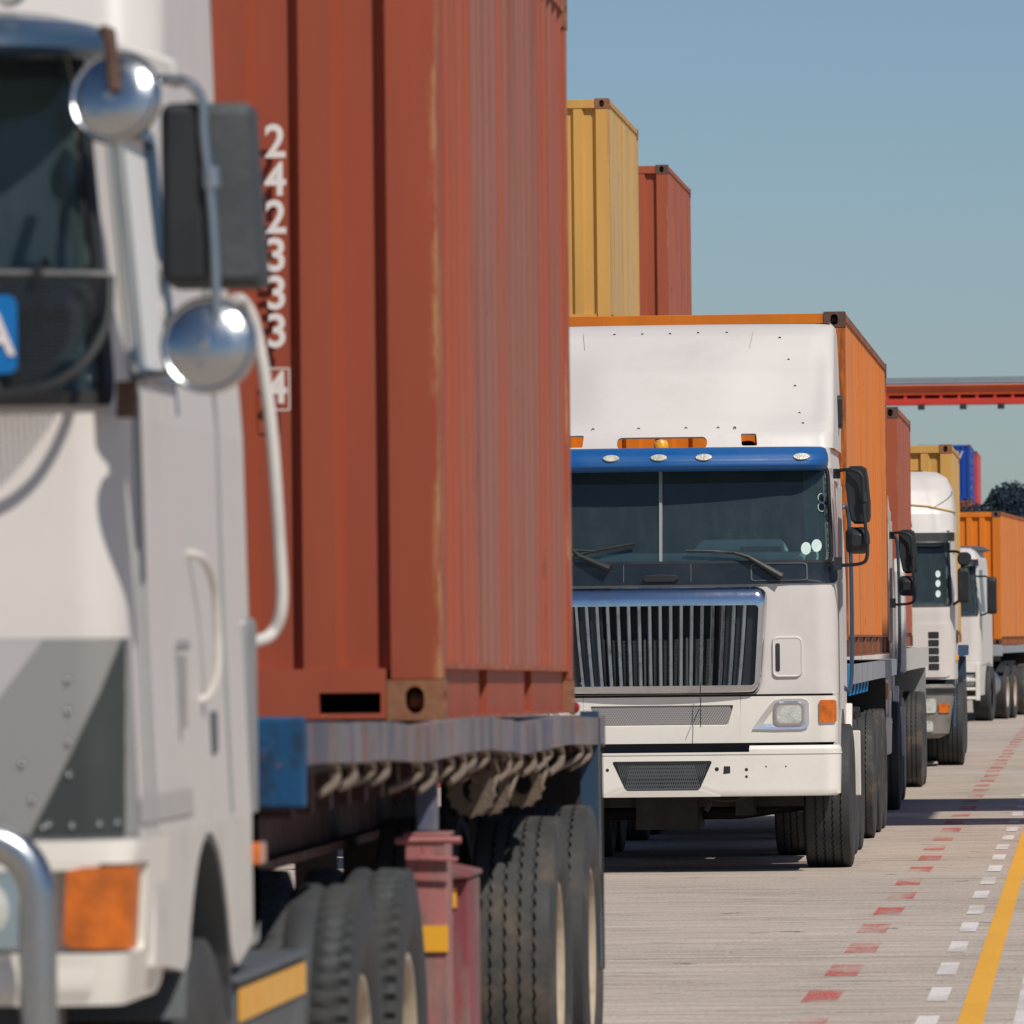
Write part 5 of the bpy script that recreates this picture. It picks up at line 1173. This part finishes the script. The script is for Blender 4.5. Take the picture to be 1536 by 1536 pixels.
RED_F = container_paint('red_brown_container_paint', (158, 76, 52), (150, 112, 104), 0.8, False)
RED_S = container_paint('rubbed_red_brown_container_side', (158, 74, 48), (138, 108, 98), 0.72, True)
ORG_F = container_paint('orange_container_paint', (218, 120, 28), (150, 112, 104), 0.6, False, post=(122, 66, 40))
ORG_S = container_paint('faded_orange_container_side', (212, 120, 36), (192, 132, 92), 0.6, True)
ORG_C = container_paint('clean_orange_container_paint', (218, 120, 28), (150, 112, 104), 0.6, False)
YEL_F = container_paint('mustard_container_paint', (206, 158, 84), (150, 112, 104), 0.6, False)
YEL_S = container_paint('dusty_mustard_container_side', (196, 160, 92), (184, 158, 118), 0.8, True)
BRN_F = container_paint('brick_container_paint', (164, 84, 56), (150, 112, 104), 0.6, False)
BRN_S = container_paint('brick_container_side', (158, 86, 66), (160, 104, 90), 0.6, True)
BLU_F = container_paint('blue_container_paint', (20, 66, 150), (150, 112, 104), 0.6, False)
BLU_S = container_paint('blue_container_side', (24, 66, 146), (60, 90, 150), 0.5, True)
PNK_S = container_paint('pinkish_red_container_side', (190, 74, 82), (190, 100, 100), 0.5, True)
PNK_F = container_paint('pinkish_red_container_paint', (184, 60, 66), (190, 100, 100), 0.5, False)
GRY_F = container_paint('pale_grey_container_paint', (196, 196, 196), (150, 112, 104), 0.3, False)
OXF = container_paint('dark_rust_container_trim', (132, 78, 50), (150, 112, 104), 0.6, False)

CX = -3.12
# --- first truck, its trailer and container
near_truck((CX, 15.9, 0))
WAVE = [(0, 0), (1.9, -.019), (3.5, -.046), (4.8, -.043), (5.8, -.046), (6.6, -.063), (7.4, -.084), (9.3, -.083), (11.7, -.108)]
def wave(y):
    for a, b in zip(WAVE, WAVE[1:]):
        if y <= b[0]:
            t = max(0, (y - a[0]) / (b[0] - a[0])); t = t * t * (3 - 2 * t); return a[1] + (b[1] - a[1]) * t
    return WAVE[-1][1]
t1 = trailer('flatbed_trailer', 'worn flatbed trailer with bent side rail, rope hooks and chipped blue front corner', (CX + .012, 19.5, 0), 11.7, (9.2, 11.0), 1.503,
        waves=wave, rail_h=.100, drop=.10, R_=.54, hooks=21, end_mat=MT['deck_blue'], winches=((6.4, .088), (7.2, .078), (8.7, .085)), mud=MT['matt_dark'])
# landing legs and the faded red lockers
for s in (-1, 1):
    mb = MB(); mb.box(s * 1.115, s * 1.235, 4.3, 4.5, .30, 1.13); mb.box(s * 1.11, s * 1.24, 4.28, 4.52, 1.13, 1.14)
    mb.tube([(s * 1.09, 4.25, 1.12), (s * 1.28, 4.25, 1.12)], .012, 6); mb.tube([(s * 1.16, 4.25, 1.07), (s * 1.27, 4.25, 1.065)], .007, 6)
    lg = mb.build('landing_leg', MT['pink_red'], t1, bevel=.006)
    mb = MB(); mb.box(s * 1.117, s * 1.237, 4.288, 4.297, .80, .875); mb.build('reflective_tape', MT['tape'], lg)
    mb = MB(); mb.box(s * 1.14, s * 1.20, 4.4, 4.45, 1.145, 1.36); mb.build('leg_bracket', MT['steel'], lg)
    mb = MB(); mb.box(s * 1.13, s * 1.235, 5.1, 5.55, .25, .98); mb.prism([(1.10 * s, .98), (1.24 * s, .985), (1.24 * s, 1.0), (1.10 * s, 1.03)], 'xz', 5.06, 5.6); lk = mb.build('side_locker', MT['crimson'], t1, bevel=.006)
    mb = MB(); mb.box(s * 1.14, s * 1.2, 5.09, 5.097, .90, .96); mb.build('reflective_tape', MT['tape'], lk)
mb = MB(); mb.lathe([(-.02, .012), (.0, .026), (.05, .024), (.055, .001)], 16, 'y', (1.13, 11.74, 1.43)); mb.build('tail_lamp', MT['red_lens'], t1, smooth=True)
mb = MB(); mb.box(1.18, 1.25, 11.35, 11.40, .47, 1.42); mb.build('rear_post', MT['slate_blue'], t1)
container('shipping_container', 'large rubbed red brown container with white serial number on the near trailer', 6.06, (CX, 24.05, 1.460), RED_F, RED_S, MT['cast_rust'], RED_F, tilt=R(-.37), number='242333')

# --- truck in focus
blue_visor_truck('sharp white truck with bright blue sun visor and chrome barred grille', (CX, 59.3, 0), MT['visor_blue'])
t2 = trailer('flatbed_trailer', 'pale grey flatbed trailer with bright blue corner under the tall orange container', (CX, 62.45, 0), 14.3, (6.6, 8.6, 9.95), 1.455, rail_mat=MT['steel_light'], end_mat=MT['bright_blue'], mud=MT['black'])
for k in range(6):
    mb = MB(); mb.prism([(1.0 + k * .9, 1.31), (1.4 + k * .9, 1.31), (1.0 + k * .9, 1.22)], 'yz', 1.18, 1.225); mb.build('lashing_bracket', MT['bright_blue'], t2)
container('shipping_container', 'long tall orange container with rusty corner behind the blue visor truck', 12.19, (CX + .02, 62.5, 1.52), ORG_F, ORG_S, MT['cast_dark'], OXF, tilt=R(-.05))

# --- third truck, mostly hidden
t3c = blue_visor_truck('white truck mostly hidden behind the tall orange container, black mirrors showing', (CX - .12, 78.6, 0), MT['visor_blue'], fairing=False)
mb = MB(); mb.prism([(2.45, 1.3), (3.0, 1.3), (3.0, 2.36), (2.9, 2.42), (2.6, 2.42), (2.45, 2.3)], 'yz', 1.24, 1.35); mb.build('air_deflector', MT['white'], t3c, bevel=.03)
for o in [q for q in bpy.data.objects if q.parent == t3c and ('mirror' in q.name)]: o.location = (.03, 0, -.22)
t3 = trailer('flatbed_trailer', 'pale trailer showing its rail end under the brick red container', (CX - .08, 82.6, 0), 12.4, (9.0, 10.4), 1.53, rail_mat=MT['white_dirty'], mud=MT['galv'], rail_h=.22)
container('shipping_container', 'brick red container on the third truck, behind the tall orange one', 6.06, (CX - .25, 90.0, 1.54), BRN_F, BRN_S, MT['cast_dark'], BRN_F)

# --- fourth truck
far_truck('white truck with tall rounded roof fairing tied round with yellow rope', (CX + .09, 105.0, 0), 0, 'a')
trailer('flatbed_trailer', 'blue flatbed trailer behind the truck with the roped roof fairing', (CX, 107.9, 0), 11.0, (7.2, 8.55), 1.51, rail_mat=MT['deck_blue'], mud=MT['slate_blue'])
container('shipping_container', 'mustard yellow container behind the roped white roof fairing', 6.06, (CX, 108.7, 1.55), YEL_F, YEL_S, MT['cast_rust'], YEL_F)

# --- fifth truck, turned slightly
far_truck('small farthest white truck with white barred bumper, at right edge', (CX - .33, 157.0, 0), R(-5.5), 'b')
trailer('flatbed_trailer', 'grey blue flatbed trailer under the farthest orange container', (CX + .0, 160.5, 0), 12.6, (2.2, 8.6, 10), 1.42, rail_mat=MT['steel_light'], rz=R(-2.4), mud=MT['black'])
container('shipping_container', 'orange container on the farthest truck, at right edge', 12.19, (CX - .0, 161.5, 1.43), ORG_C, ORG_S, MT['cast_dark'], ORG_F, rz=R(-2.2))

# --- stacks in the yard
def stack(mats, x, y, L, labels, group, n=3):
    top = None
    for k in range(n):
        fm, sm, cm = mats[k % len(mats)]
        container('shipping_container', labels[k], L, (x, y, k * 2.592), fm, sm, cm, group=group)
grp = 'containers stacked in the yard behind the queue'
stack([(BRN_F, BRN_S, MT['cast_dark']), (BLU_F, BLU_S, MT['cast_dark']), (YEL_F, YEL_S, MT['cast_rust'])], -6.69, 94.0, 6.06,
      ['brick red container at the bottom under the mustard yellow stack top', 'blue container in the middle under the mustard yellow stack top', 'mustard yellow container on top of the nearest yard stack'], grp)
stack([(GRY_F, BRN_S, MT['cast_dark']), (YEL_F, YEL_S, MT['cast_dark']), (BRN_F, BRN_S, MT['cast_dark'])], -6.72, 107.5, 6.06,
      ['grey fronted container at the bottom under the brick red stack top', 'yellow container in the middle under the brick red stack top', 'brick red container on top of the stack behind the yellow one'], grp)
stack([(GRY_F, BLU_S, MT['cast_dark']), (PNK_F, PNK_S, MT['cast_dark']), (OXF, BRN_S, MT['cast_dark']), (BLU_F, BLU_S, MT['cast_dark'])], -7.12, 387, 12.19,
      ['pale container at the bottom of the far blue topped stack', 'pinkish container second in the far blue topped stack', 'dark rust container just under the far blue one', 'blue container with white lettering on top of the far stack'], grp, 4)
stack([(BLU_F, BLU_S, MT['cast_dark']), (GRY_F, GRY_F, MT['cast_dark']), (GRY_F, GRY_F, MT['cast_dark']), (PNK_F, PNK_S, MT['cast_dark'])], -7.02, 402, 12.19,
      ['blue container at the bottom of the far pinkish topped stack', 'lower pale grey container in the far pinkish topped stack', 'pale grey container just under the far pinkish one', 'pinkish red container on top of the farthest stack'], grp, 4)
for o in list(bpy.data.objects):
    if o.get('label', '').startswith('blue container with white'):
        text_obj('side_lettering', 'M\nA\nR\nI\nN\nE', .42, MT['lettering'], o, (1.226, 3.2, 1.2), (R(90), 0, R(90)), .002)
        text_obj('front_lettering', 'W', .5, MT['lettering'], o, (.62, -.01, 2.1), (R(90), 0, 0), .002)

# --- gantry crane in the distance
g = thing('gantry_crane', 'red gantry crane beam crossing the sky above the far containers', 'crane', (0, 420, 0))
mb = MB(); mb.box(-16, 9, -.6, .6, 13.62, 14.12); mb.build('upper_girder', MT['crane_orange'], g, bevel=.03)
mb = MB(); mb.box(-16, 9, -.8, .8, 13.12, 13.42); mb.build('lower_girder', MT['crane_red'], g, bevel=.03)
mb = MB()
for i in range(28): mb.box(-16 + i * .9, -15.86 + i * .9, -.55, .55, 13.42, 13.62)
mb.box(-16, 9, .3, .5, 13.42, 13.62); mb.build('web_plates', MT['crane_red'], g)
mb = MB()
mb.box(-16, 9, -.9, -.84, 14.12, 14.22)
for z in (14.3, 14.42): mb.box(-16, 9, -.9, -.87, z, z + .05)
for i in range(208): mb.box(-16 + i * .12, -15.94 + i * .12, -.9, -.86, 14.15, 14.46)
mb.build('walkway', MT['crane_grey'], g)
for x in (-9, -6.9, -5.0, -3.4, -1.2): 
    mb = MB(); mb.box(x, x + .35, -.95, -.7, 12.86, 13.12); mb.build('floodlight', MT['black'], g, bevel=.03)
for (x, zt_) in ((-17.2, 15), (8.0, 15)):
    for y in (-3, 3):
        mb = MB(); mb.box(x, x + 1.1, y - .5, y + .5, 0, zt_); mb.build('leg', MT['crane_red'], g, bevel=.05)
mb = MB(); mb.box(-17.2, -16.1, -3, 3, 12.6, 13.4); mb.box(8, 9.1, -3, 3, 12.6, 13.4); mb.build('cross_tie', MT['crane_red'], g)

# --- added unseen portal frame, placed so its beams cast shadow bands on the roadway
sx_, sy_ = sd.x / sd.z, sd.y / sd.z
hz = 9.0
p = thing('gantry_crane', 'added unseen overhead frame beside the lane casting two shadow bands', 'crane', (0, 0, 0))
for (ya, yb) in ((73.6, 75.6), (79.2, 84.6)):
    mb = MB(); mb.box(-2.6 + sx_ * hz, 16, ya + sy_ * hz, yb + sy_ * hz, hz - .4, hz + .4); mb.build('girder', MT['crane_red'], p, bevel=.03)
mb = MB()
for xx in (-2.2, .8, 3.0): mb.box(xx + sx_ * hz, xx + .5 + sx_ * hz, 73.6 + sy_ * hz, 84.6 + sy_ * hz, hz - .3, hz + .3)
mb.build('cross_tie', MT['crane_red'], p)
for yy in (74.2, 83): 
    mb = MB(); mb.box(14.8, 15.8, yy + sy_ * hz, yy + 1 + sy_ * hz, 0, hz - .4); mb.build('leg', MT['crane_red'], p)

# --- dark trees at the end of the quay
leafm = paint('haze_blue_foliage', (22, 40, 54), 0.9, dirt=0.5, dirtcol=(0.01, 0.02, 0.03, 1), sc_=0.8)  # bluish leaf tone carries the distance haze in its colour
barkm = paint('bark', (70, 60, 50), 0.9)
def tree(x, y, h, rx, label):
    t = thing('tree', label, 'tree', (x, y, 0), 0, 'dark trees beyond the far containers')
    mb = MB(); mb.tube([(0, 0, 0), (.1, 0, h * .3), (0, .1, h * .8)], [.35, .28, .08], 8)
    for k in range(5):
        a = k * 1.3; mb.tube([(0, 0, h * .35), (math.cos(a) * rx * .5, math.sin(a) * rx * .5, h * .6)], [.14, .04], 6)
    mb.build('trunk', barkm, t, smooth=True)
    mb = MB(); rnd = random.Random(int(x * 10))
    cl = [(rnd.uniform(-1, 1) * rx * .7, rnd.uniform(-1, 1) * rx * .5, h * rnd.uniform(.25, .86), rnd.uniform(.28, .45) * rx) for _ in range(34)]
    for (cx, cy, cz, r) in cl:
        for _ in range(1100):
            d = Vector((rnd.gauss(0, 1), rnd.gauss(0, 1), rnd.gauss(0, .8))).normalized() * r * rnd.uniform(.6, 1.05)
            q = Vector((cx, cy, cz)) + d; s_ = rnd.uniform(.04, .10)
            a = Vector((rnd.uniform(-1, 1), rnd.uniform(-1, 1), rnd.uniform(-1, 1))).normalized() * s_; b = a.cross(Vector((rnd.uniform(-1, 1), rnd.uniform(-1, 1), .3))).normalized() * s_ * .6
            mb.add([q - a, q + b, q + a, q - b], [(0, 1, 2, 3)])
    mb.build('crown', leafm, t, fix=False)
tree(-3.35, 300, 7.6, 1.9, 'dark tree nearest the stacked far containers')
tree(-2.0, 303, 7.7, 2.1, 'dark tree at the right edge of the photo')
tree(-0.3, 306, 7.4, 2.0, 'dark tree just outside the right edge of the photo')
